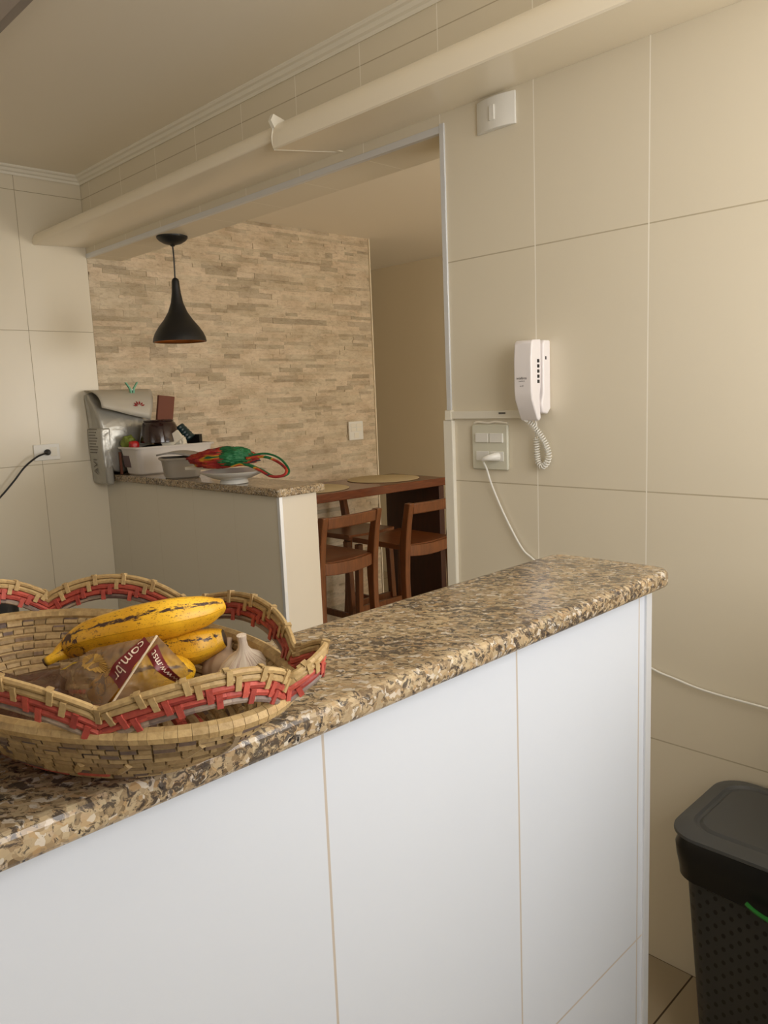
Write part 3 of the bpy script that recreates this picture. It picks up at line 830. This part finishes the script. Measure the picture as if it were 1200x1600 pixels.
# packets in the tub
def blob(name, c, s, material, label, cat, rz=0, amp=.25, seed=0, group=None, tilt=0):
    bm = bmesh.new(); bmesh.ops.create_icosphere(bm, subdivisions=4, radius=1)
    R = Matrix.Rotation(rz, 3, 'Z') @ Matrix.Rotation(tilt, 3, 'Y')
    for v in bm.verts:
        n = v.co.normalized(); k = 1 + amp * noise.noise(n * 1.6 + Vector((seed, 0, 0))) + amp * .5 * noise.noise(n * 4 + Vector((seed, 3, 0)))
        q = Vector([math.copysign(abs(a) ** .75, a) for a in n]) * k
        v.co = R @ Vector((q.x * s[0], q.y * s[1], q.z * s[2]))
    me = bpy.data.meshes.new(name); bm.to_mesh(me); bm.free(); me.materials.append(material)
    me.polygons.foreach_set('use_smooth', [True] * len(me.polygons))
    o = bpy.data.objects.new(name, me); COL.objects.link(o); o.location = c
    return tag(o, label, cat, group)


blob('green_packet', (.195, .028, 1.258), (.034, .030, .028), M['lime'], 'lime green packet at the left end of the white tub', 'packet', .5, .3, 2, tilt=-.6)
blob('red_cap', (.245, .030, 1.246), (.022, .022, .020), M['red'], 'red plastic cap in the white tub under the brown bowl', 'cap', 0, .1, 3)
blob('dark_bag', (.262, .16, 1.200), (.070, .10, .045), M['liner'], 'black crumpled bag under the brown bowl in the white tub', 'bag', -.25, .15, 5)
t = thing('paper_packet', 'white paper packet leaning out of the tub beside the brown bowl', 'packet', (.33, .16, 1.25))
mb = MB(); mb.obox((.345, .172, 1.262), (.10, .022, .046), Matrix.Rotation(math.radians(45), 3, 'Z') @ Matrix.Rotation(math.radians(-34), 3, 'Y')); mb.build('packet', M['paper'], t, smooth=False, bevel=.003)
blob('paper_scrap', (.325, .225, 1.252), (.028, .022, .030), M['paper'], 'crumpled white wrapper beside the dark teal packet', 'wrapper', .6, .4, 9)
t = thing('teal_packet', 'dark teal rolled packet sticking up from the white tub', 'packet', (.27, .28, 1.24))
mb = MB(); ax = Vector((.42, .42, -.80)).normalized(); c0 = Vector((.262, .262, 1.322)); rings = []
for k in range(11):
    r = .026 + .003 * (k % 2) + .010 * (k / 10); p = c0 + ax * (.080 * k / 10); a = ax.cross(Vector((0, 0, 1))).normalized(); b = a.cross(ax)
    rings.append([p + (a * math.cos(j_ * math.pi / 8) + b * math.sin(j_ * math.pi / 8) * .8) * r for j_ in range(16)])
mb.loft(rings); mb.build('roll', M['teal'], t)
mb = MB(); mb.box((.225, .325, 1.19), (.300, .352, 1.278), math.radians(30)); o = mb.build('black_box', M['plastic_k'], smooth=False, bevel=.002); tag(o, 'small black box beside the teal packet at the right of the tub', 'box')
# magazine on small tub
mb = MB()
RM = Matrix.Rotation(math.radians(40), 3, 'Z')
def mag(u, v):
    p = RM @ Vector(((u - .5) * .21, (v - .5) * .15, 0)); return (.625 + p.x, .075 + p.y, 1.208 + .012 * math.sin(u * math.pi * 1.3 + .4) * 1)
mb.grid(mag, 12, 4)
o = mb.build('magazine', mat('magazine_paper', lin(150, 146, 140), .4), solid=.007); tag(o, 'dark-edged magazine lying curved on the smaller grey tub', 'magazine')
# white footed bowl
FB = (1.060, .022)
t = thing('footed_bowl', 'wide white footed dish under the colourful cloth bag', 'bowl', (FB[0], FB[1], G))
mb = MB(); mb.lathe([(.052, 0), (.056, .001), (.054, .010), (.050, .016), (.070, .020), (.100, .032), (.128, .046), (.130, .049), (.126, .050), (.098, .036), (.06, .024), (.0, .022)], (FB[0], FB[1], G), 40)
mb.build('dish', M['white_ceramic'], t)
# packet under cloth
mb = MB(); mb.box((.80, -.02, 1.1605), (.96, .05, 1.172), math.radians(30)); o = mb.build('white_carton', M['paper'], smooth=False, bevel=.001); tag(o, 'flat white carton sticking out left under the cloth bag', 'carton')
# cloth bag
t = thing('cloth_bag', 'crumpled red, green and yellow cloth bag on the white footed dish', 'cloth bag', (1.02, .06, 1.17))
q = Vector((.707, .707, 0)); q2 = Vector((-.707, .707, 0))


def cloth_blob(name, c, sx, sy, sz, material, seed, amp=.3, top=0):
    bm = bmesh.new(); bmesh.ops.create_icosphere(bm, subdivisions=5, radius=1)
    for v in bm.verts:
        n = v.co.normalized(); k = 1 - .10 * abs(noise.noise(Vector((n.x * 2 + n.y * 3, n.y * 6, n.z * 14)) + Vector((seed, 7, 0)))) * 3 + amp * .5 * noise.noise(n * 1.7 + Vector((seed, 0, 0))) + amp * .35 * noise.noise(Vector((n.x * 3, n.y * 3, n.z * 9)) + Vector((seed, 0, 0)))
        taper = 1 - .55 * max(0, -n.x) ** 2 - .25 * max(0, n.x) ** 3
        v.co = q * n.x * sx * k + q2 * n.y * sy * k * taper + Vector((0, 0, n.z * sz * k * taper))
    me = bpy.data.meshes.new(name); bm.to_mesh(me); bm.free(); me.materials.append(material)
    me.polygons.foreach_set('use_smooth', [True] * len(me.polygons))
    o = bpy.data.objects.new(name, me); COL.objects.link(o); o.parent = t; o.location = Vector(c) - Vector(t['_o']); return o


cloth_blob('bag_body', (.975, .030, 1.206), .155, .09, .042, M['cloth'], 1)
cloth_blob('green_panel', (1.02, .040, 1.213), .098, .075, .040, M['green'], 6)
for dz, w_ in ((0, .012), (.012, .009)):
    mb = MB(); P = [(1.10, .06, 1.205 + dz), (1.16, .10, 1.21 + dz), (1.22, .12, 1.19 + dz), (1.27, .12, 1.162), (1.275, .10, 1.142), (1.24, .07, 1.140), (1.19, .05, 1.165), (1.13, .03, 1.185), (1.08, .0, 1.18)]
    if dz: P = [(p[0] - .01, p[1] + .02, p[2] - .002) for p in P]
    mb.tube(smooth_path(P, 8), w_ * .5, 8, flat=.9); mb.build('handle', M['cloth'] if not dz else M['green'], t)

# ------------------------------------------------------------------ woven basket
CX, CY, AA, BB, TH = 3.0398, -1.4450, .2015, .1112, .1357


def ell(phi, k=1.0, z=0.0, grow=0.0):
    u = (AA * k + grow) * math.cos(phi); v = (BB * k + grow) * math.sin(phi)
    return Vector((CX + u * math.cos(TH) - v * math.sin(TH), CY + u * math.sin(TH) + v * math.cos(TH), z))


RZ = 1.2195; CT = 1.1585
t = thing('fruit_basket', 'oval woven straw basket with a scalloped red and straw rim, holding bananas', 'basket', (CX, CY, CT))
rows = 10


def ring_segments(mb, k, z, r, seg, n=8, phase=0.0, gap=.0012, flat=1.0, keep=lambda a: True):
    N_ = 240; P = [ell(2 * math.pi * i / N_ + phase, k, z) for i in range(N_)]
    L = [0]
    for i in range(N_): L.append(L[-1] + (P[(i + 1) % N_] - P[i]).length)
    s = 0; tot = L[-1]

    def at(d):
        d %= tot; import bisect
        i = bisect.bisect_right(L, d) - 1; i = min(i, N_ - 1); f = (d - L[i]) / (L[i + 1] - L[i]); return P[i].lerp(P[(i + 1) % N_], f)
    while s < tot - .003:
        l = seg * random.uniform(.7, 1.5); l = min(l, tot - s)
        if keep(s / tot): mb.tube([at(s + gap / 2 + (l - gap) * j / 3) for j in range(4)], r, n, flat=flat)
        s += l


mb = MB(); mr = MB(); my = MB()
RR = .0042
for i in range(rows):
    f = i / (rows - 1); z = CT + .0045 + (RZ - CT - .012) * f ** 1.12; k = .56 + .41 * f ** .85
    if i == 0:
        ring_segments(mr, k, z, RR, .022)
    elif i == 1: ring_segments(mb, k, z, RR, .011, keep=lambda a: a < .55 or a > .85); ring_segments(mr, k, z, RR * 1.01, .02, keep=lambda a: .55 <= a <= .85)
    elif i == 2: ring_segments(mb, k, z, RR, .011, keep=lambda a: (a * 7) % 1 > .3); ring_segments(mr, k, z, RR * 1.01, .02, keep=lambda a: (a * 7) % 1 <= .3)
    else: ring_segments(mb, k, z, RR, .012)
mb.build('bowl_weave', M['straw'], t)
mr.build('red_weave', M['red_straw'], t)
# bottom: coiled floor
mb = MB(); mr = MB()
for i, k in enumerate((.06, .14, .22, .30, .38, .46, .53)):
    ring_segments(mr if i in (2, 5) else mb, k, CT + .0052, .0050, .014)
mb.build('base_weave', M['straw_in'], t); mr.build('base_red_weave', M['red_straw'], t)
# inner shell closing the gaps
mb = MB(); rings = []
for i in range(rows):
    f = i / (rows - 1); z = CT + .0045 + (RZ - CT - .012) * f ** 1.12; k = .56 + .41 * f ** .85
    rings.append([ell(2 * math.pi * j / 72, k, z) for j in range(72)])
mb.loft([[ell(2 * math.pi * j / 72, .02, CT + .004) for j in range(72)]] + rings, cap=False)
mb.build('bowl_lining', M['straw_in'], t, solid=.002)
# vertical stitches over the bowl
mb = MB()
for j in range(26):
    ph = 2 * math.pi * j / 26 + random.uniform(-.05, .05)
    i0 = random.choice((3, 4, 5, 6)); pts = []
    for i in (i0, i0 + .5, i0 + 1, i0 + 1.5, i0 + 2):
        f = i / (rows - 1); z = CT + .0045 + (RZ - CT - .012) * f ** 1.12; k = .56 + .41 * f ** .85
        pts.append(ell(ph + .02 * i, k, z, .0036))
    mb.tube(pts, .0030, 6)
for j in range(3):
    ph = -1.95 + j * 2.1
    pts = []
    for i in range(rows):
        f = i / (rows - 1); z = CT + .0045 + (RZ - CT - .012) * f ** 1.12; k = .56 + .41 * f ** .85
        pts.append(ell(ph - .035 * i, k, z, .0038))
    mb.tube(pts, .0036, 6)
mb.build('stitching', M['straw_plain'], t)
mb = MB(); ring_segments(mb, 1.0, RZ - .001, .0058, .007, 8, gap=.0001); mb.build('bowl_rim', M['straw_plain'], t)
# scalloped band: (angle deg, outward growth, height of the band centre)
V = .2300; ctrl = []
SC = [(-46, 'v'), (-15, 'P'), (11, 'v'), (25, 't'), (37, 'v'), (68, 'p'), (95, 'v'), (120, 'p'), (147, 'v'), (170, 'p'), (191, 'v'), (205, 't'), (217, 'v'), (239, 'P'), (261, 'v'), (288, 'P')]
KIND = {'v': (.003, 1.2265), 'P': (.010, 1.2470), 'p': (.004, 1.2470), 't': (.024, 1.2400)}


def band(phi):   # phi in degrees -> (growth, z)
    seq = SC + [(SC[0][0] + 360, 'v')]
    p = (phi + 46) % 360 - 46
    for (a, ka), (b, kb) in zip(seq, seq[1:]):
        if a <= p <= b:
            f = (p - a) / (b - a)
            # arch: sharp at valleys, round at peaks
            if ka == 'v': w = math.sin(f * math.pi / 2) ** .85
            else: w = 1 - math.cos(f * math.pi / 2) if True else f; w = 1 - (1 - math.cos(f * math.pi / 2)) if False else w
            g0, z0 = KIND[ka]; g1, z1 = KIND[kb]
            if ka != 'v': w = 1 - math.sin((1 - f) * math.pi / 2) ** .85
            return g0 + (g1 - g0) * w, z0 + (z1 - z0) * w
    return KIND['v']


BN = 420
cent = []
for i in range(BN):
    ph = -46 + 360 * i / BN; g, z = band(ph); cent.append((math.radians(ph), g, z))
rowsB = [(.0100, 'straw_plain', .0024), (.0052, 'straw_plain', .0026), (.0002, 'red_straw', .0027), (-.0050, 'red_straw', .0027), (-.0098, 'grey_straw', .0024)]


def bandpt(i, dz, out=0.0):
    ph, g, z = cent[i % BN]; p0 = cent[(i - 3) % BN]; p1 = cent[(i + 3) % BN]
    a = ell(p0[0], 1, p0[2], p0[1]); b = ell(p1[0], 1, p1[2], p1[1]); tng = (b - a).normalized()
    rad = (ell(ph, 1, 0, .01) - ell(ph, 1, 0, 0)).normalized(); up = tng.cross(rad)
    if up.z < 0: up = -up
    up = (up * .8 + Vector((0, 0, .35)) + rad * .25).normalized()
    return ell(ph, 1, z, g) + up * dz + rad * out


bnd = {}
for dz, mt, r in rowsB:
    mbx = bnd.setdefault(mt, MB()); i = random.randint(0, 5)
    end = i + BN
    while i < end:
        l = random.randint(9, 15); l = min(l, end - i)
        if l < 2: l = 2
        mbx.tube([bandpt(i + k, dz) for k in range(l + 1)], [r * (.93 if k in (0, l) else 1) for k in range(l + 1)], 7); i += l
# wrap stitches stepping across pairs of rows
for (da, db, mt) in ((.0100, .0052, 'straw_plain'), (.0052, .0002, 'straw_plain'), (.0002, -.0050, 'red_straw'), (-.0050, -.0098, 'red_straw')):
    step = 12; off = {.0100: 0, .0052: 3, .0002: 6, -.0050: 9}[da]
    for i in range(off, BN, step):
        for o_ in (1, -1):
            a_ = bandpt(i, da, .0024 * o_); b_ = bandpt(i + (1 if o_ > 0 else -1), db, .0026 * o_); tg = (bandpt(i + 2, da) - bandpt(i - 2, da)).normalized()
            up_ = (a_ - b_).normalized(); nn = tg.cross(up_).normalized(); up_ = nn.cross(tg).normalized()
            R_ = Matrix((tg, nn, up_)).transposed()
            bnd[mt].obox((a_ + b_) / 2 + nn * 0, (.0040, .0016, abs(da - db) + .0050), R_)
            if abs(da - .0100) < 1e-6: bnd[mt].obox(bandpt(i, da + .0026), (.0040, .0050, .0010), R_)
for mt, mbx in bnd.items(): mbx.build({'straw_plain': 'scalloped_rim', 'red_straw': 'scalloped_red_weave', 'grey_straw': 'scalloped_grey_weave'}[mt], M[mt], t)

# ------------------------------------------------------------------ bananas


def unproj(px, py, z):
    """point of the basket contents given by its measured direction and height above the floor (a measuring aid)"""
    d = rt * (px - 600) + dn * (py - 800) + fw * F_PX
    return CAM + d * ((z - CAM.z) / d.z)


def banana(label, ctrl, radii, seed=0, cat='banana'):
    pts = smooth_path(ctrl, 8); n = 20; m_ = len(pts); mb = MB(); rings = []; puv = []
    def rad(i):
        f = i / (m_ - 1) * (len(radii) - 1); k = min(int(f), len(radii) - 2); g = f - k; g = g * g * (3 - 2 * g) if False else g
        return radii[k] * (1 - g) + radii[k + 1] * g
    for i, p in enumerate(pts):
        tt = (pts[min(i + 1, m_ - 1)] - pts[max(i - 1, 0)]).normalized(); a = tt.cross(Vector((0, 0, 1))).normalized(); b = a.cross(tt); r = rad(i); ring = []
        for j in range(n):
            ph = 2 * math.pi * j / n; rr = r * (1 + .055 * math.cos(5 * ph + seed))
            ring.append(p + (a * math.cos(ph) + b * math.sin(ph)) * rr)
            puv.append((i / (m_ - 1) , (j / n), seed * .37))
        rings.append(ring)
    mb.loft(rings); mb.puv = puv
    o = mb.build('banana', M['banana'], sub=1); return tag(o, label, cat, 'bananas in the basket')


U = unproj
banana('ripe yellow banana on top, with a dark streak along its side',
       [U(68, 1036, 1.212), U(86, 1026, 1.216), U(108, 1012, 1.221), U(145, 994, 1.233), U(210, 977, 1.2430), U(270, 964, 1.2480), U(315, 955, 1.2490), U(338, 949, 1.250), U(346, 947, 1.250)],
       [.0035, .0045, .0095, .0145, .0168, .0165, .0135, .0085, .0062], 0)
banana('ripe banana just under the top one, its blotched tip towards the garlic',
       [U(150, 1042, 1.200), U(180, 1036, 1.205), U(220, 1028, 1.211), U(262, 1018, 1.216), U(305, 1010, 1.220), U(335, 1001, 1.222), U(352, 996, 1.224)],
       [.006, .013, .0160, .0160, .0150, .0110, .0070], 1.3)
banana('banana inside the clear printed plastic bag',
       [U(140, 1085, 1.192), U(160, 1078, 1.196), U(200, 1064, 1.205), U(240, 1055, 1.209), U(280, 1052, 1.207), U(300, 1058, 1.202)],
       [.005, .012, .0165, .0165, .014, .007], 2.1)

# ------------------------------------------------------------------ garlic


def garlic(label, c, r, material, tilt=(0, 0), seed=0):
    mb = MB(); prof = [(.25, -.72), (.6, -.70), (.88, -.5), (1.0, -.15), (.97, .15), (.8, .45), (.52, .68), (.3, .82), (.18, 1.0), (.15, 1.25), (.17, 1.45), (.05, 1.47)]
    n = 48; rings = []; puv = []
    R = Matrix.Rotation(tilt[0], 3, 'X') @ Matrix.Rotation(tilt[1], 3, 'Y')
    for k, (pr, pz) in enumerate(prof):
        ring = []
        for j in range(n):
            a = 2 * math.pi * j / n; lob = 1 - .10 * (1 - abs(math.sin(a * 3.5 + seed))) ** 2 * (1 if k < 8 else .3)
            p = Vector((pr * math.cos(a) * lob, pr * math.sin(a) * lob, pz)) * r
            ring.append(R @ p + Vector(c)); puv.append((j / n, k / len(prof), seed))
        rings.append(ring)
    mb.loft(rings); mb.puv = puv
    return tag(mb.build('garlic_bulb', material), label, 'garlic', 'garlic bulbs in the basket')


g2 = mat('brown_garlic_skin', lin(186, 162, 138), .6)
garlic('white garlic bulb with its papery neck pointing up, right side of the basket', U(386, 1052, 1.203), .0240, M['garlic'], (.15, .1), 0)
garlic('brown-skinned garlic bulb left of the white bulb, behind the scalloped rim', U(350, 1046, 1.196), .0190, g2, (-.5, -.3), 2)

# ------------------------------------------------------------------ printed plastic bag over the third banana
t = thing('plastic_bag', 'clear plastic bag printed with maroon bands and a web address, over a banana', 'plastic bag', (3.12, -1.47, 1.2))


def bag_face(C4, seed, amp=.005):
    a, b, c, d = [Vector(p) for p in C4]    # (0,0) (1,0) (1,1) (0,1)
    nrm = ((b - a).cross(d - a)).normalized()
    if nrm.dot(CAM - a) < 0: nrm = -nrm

    def fn(u, v, off=0.0):
        p = a * (1 - u) * (1 - v) + b * u * (1 - v) + c * u * v + d * (1 - u) * v
        e = math.sin(math.pi * max(0, min(1, u))) * math.sin(math.pi * max(0, min(1, v)))
        cr = amp * noise.noise(p * 45 + Vector((seed, 0, 0))) + .0028 * (1 - 2 * abs(noise.noise(p * 95 + Vector((0, seed, 0))))) + .0008 * noise.noise(p * 260)
        return p + nrm * (.006 * e + cr * (.3 + .7 * e) + off)
    return fn


L_ = bag_face([U(66, 1060, 1.205), U(160, 1112, 1.205), U(246, 993, 1.252), U(150, 1012, 1.243)], 1)
# u from far-left edge to near-bottom; v towards the fold


def left_face(u, v, off=0.0): return L_(u, v, off)


mb = MB(); mb.grid(lambda u, v: left_face(u, v), 60, 60)
Rf = bag_face([U(246, 993, 1.252), U(172, 1105, 1.206), U(262, 1080, 1.200), U(300, 1050, 1.226)], 5)
mb.grid(lambda u, v: Rf(u, v), 50, 50)
mb.build('film', M['film'], t)
mb = MB(); mb.tube(smooth_path([Rf(0, 0, .0005), Rf(.3, 0, .0006), Rf(.6, 0, .0006), Rf(1, 0, .0005)], 6), .0009, 6); mb.build('fold_edge', mat('glossy_fold_film', lin(226, 206, 176), .15), t)


def map_patch(fn, origin_uv, eu, ev, sx, sy, off, poly=None, n=(14, 6)):
    """rectangle sx*sy (metres) centred at origin_uv; eu, ev give uv change per metre"""
    def g(a, b):
        x = (a - .5) * sx; y = (b - .5) * sy
        return fn(origin_uv[0] + eu[0] * x + ev[0] * y, origin_uv[1] + eu[1] * x + ev[1] * y, off)
    return g


def uv_of(fn, P):    # numeric inverse of the patch by pixel-free nearest search
    best = None
    for i in range(61):
        for j in range(61):
            d = (fn(i / 60, j / 60) - P).length
            if best is None or d < best[0]: best = (d, i / 60, j / 60)
    return best[1], best[2]


def uv_of_ray(fn, px, py):
    best = None; d = (rt * (px - 600) + dn * (py - 800) + fw * F_PX).normalized()
    for i in range(81):
        for j in range(81):
            q = fn(i / 80, j / 80) - CAM; e = (q - d * q.dot(d)).length
            if best is None or e < best[0]: best = (e, i / 80, j / 80)
    return Vector((best[1], best[2]))


def bandstrip(fn, A, B, wA, wB, mb, off, n=16):
    """strip from uv A to B with half-width vectors wA,wB (uv)"""
    mb.grid(lambda u, v: fn(*(A.lerp(B, u) + (wA.lerp(wB, u)) * (2 * v - 1)), off), n, 4)


def text_strip(fn, A, B, W_, s, mb, off, frac=.62):
    vs, fs = text_mesh(s, 1.0)
    x0 = min(v.x for v in vs); x1 = max(v.x for v in vs); y0 = min(v.y for v in vs); y1 = max(v.y for v in vs)
    out = []
    for v in vs:
        a = (v.x - x0) / (x1 - x0); b = ((v.y - y0) / (y1 - y0) * 2 - 1) * frac
        out.append(fn(*(A.lerp(B, .06 + .88 * a) + W_ * b), off))
    mb.add(out, fs)


A = uv_of_ray(left_face, 231, 1000); B = uv_of_ray(left_face, 180, 1065); Cc = uv_of_ray(left_face, 217, 1042); Dd = uv_of_ray(left_face, 193, 1022)
Wv = (Cc - Dd) / 2
mb = MB(); bandstrip(left_face, A, B, Wv, Wv, mb, .0008); mb2 = MB(); text_strip(left_face, A, B, -Wv * -1, 'com.br', mb2, .0014)
A2 = uv_of_ray(Rf, 238, 1014); B2 = uv_of_ray(Rf, 283, 1066); C2 = uv_of_ray(Rf, 270, 1035); D2 = uv_of_ray(Rf, 254, 1044); W2 = (C2 - D2) / 2
bandstrip(Rf, A2, B2, W2, W2, mb, .0008); text_strip(Rf, B2, A2, -W2, 'www.mst', mb2, .0014, .45)
mb.build('maroon_band', M['maroon'], t, normals=False)
mb2.build('lettering', M['print_white'], t, smooth=False, normals=False)
# gold seal and small yellow label
mb = MB(); c_ = uv_of_ray(left_face, 148, 1033); ea = uv_of_ray(left_face, 163, 1026) - c_; eb = uv_of_ray(left_face, 141, 1023) - c_
n = 48; vs = [left_face(*c_, .001)]
for j in range(n):
    a = 2 * math.pi * j / n; r = 1 if j % 2 else .86; q_ = c_ + ea * math.cos(a) * r + eb * math.sin(a) * r; vs.append(left_face(q_.x, q_.y, .001))
mb.add(vs, [(0, 1 + j, 1 + (j + 1) % n) for j in range(n)]); mb.build('gold_seal', M['print_gold'], t, smooth=False, normals=False)
mb = MB(); c_ = uv_of_ray(left_face, 101, 1046); d_ = uv_of_ray(left_face, 122, 1034)
bandstrip(left_face, c_, d_, Vector((.03, .02)), Vector((.02, .01)), mb, .001); mb.build('yellow_label', M['print_yellow'], t, normals=False)
# second crumpled bag at the left of the basket
blob('crumpled_bag', tuple(U(25, 1108, 1.192)), (.050, .034, .026), M['film_brown'], 'brown crumpled netted plastic bag low in the basket, under the left scallop', 'plastic bag', .4, .45, 12)

# ------------------------------------------------------------------ waste bin
BX0, BX1, BY0, BY1, BH = 2.988, 3.43, -.308, -.010, .555
t = thing('waste_bin', 'dark grey perforated plastic bin with flat lid and black liner, by the wall', 'bin', ((BX0 + BX1) / 2, (BY0 + BY1) / 2, 0))


def brr(ins, z, r=.04, n=8): return [Vector((u, v, z)) for u, v in rrect(BX0 + ins, BY0 + ins, BX1 - ins, BY1 - ins, r, n)]


mb = MB(); mb.loft([brr(.060, 0, .03), brr(.052, .02, .035), brr(.022, .50, .04), brr(.020, .53, .04), brr(.026, .53, .035), brr(.06, .05, .03)]); mb.build('bin_body', M['bin'], t, angle=50)
mb = MB(); rings = []
for k, (ins, z) in enumerate(((.026, .535), (.012, .534), (.006, .515), (.008, .49), (.012, .465), (.013, .448), (.020, .444))):
    r = brr(ins, z, .045, 10); rr = []
    for j, p in enumerate(r):
        s = j * 1.7; wob = .005 * noise.noise(p * 22 + Vector((0, 0, k * .4))) ; dz = .018 * noise.noise(Vector((p.x * 7, p.y * 7, 1))) * (k / 6)
        rr.append(p + Vector((wob * (1 if p.x > 3.2 else -1), wob, -dz - (.02 * (p.x - BX0) * 1.6 * (k / 6)))))
    rings.append(rr)
mb.loft(rings, cap=False); mb.build('bin_liner', M['liner'], t, solid=.001)
mb = MB(); mb.loft([brr(.004, .5365, .06), brr(-.001, .540, .062), brr(.0, .546, .06), brr(.012, .552, .055), brr(.030, .554, .05), brr(.034, .549, .05), brr(.040, .548, .045), brr(.046, .553, .042), brr(.06, .554, .04)]); mb.build('lid', M['lid'], t, angle=25)
mb = MB(); mb.tube(smooth_path([(3.150, -.3095, .462), (3.165, -.3115, .455), (3.19, -.3125, .449), (3.23, -.3125, .447), (3.27, -.310, .452)], 6), .0032, 6, flat=1.4); mb.build('drawstring', M['strap'], t)

# ------------------------------------------------------------------ added cupboard outside the frame, keeps window light off the bin corner
t = thing('light_blocking_cupboard', 'unseen white cupboard added right of the waste bin to block window light', 'cupboard', (3.85, -.33, 0))
mb = MB(); mb.box((3.55, -.62, 0), (4.15, -.02, 1.12)); mb.build('cabinet', M['plastic_w'], t, smooth=False, bevel=.004, segs=2)
for x in (3.56, 3.853):
    d_ = MB().box((x, -.637, .06), (x + .287, -.621, 1.10)).build('door', M['plastic_w'], t, smooth=False, bevel=.002)
    h_ = MB().box((x + (.255 if x < 3.7 else .02), -.655, .70), (x + (.267 if x < 3.7 else .032), -.637, .85)).build('handle', M['alu'], None, smooth=False, bevel=.002)
    h_.parent = d_; h_.matrix_parent_inverse = Matrix.Translation(-Vector(t['_o']))
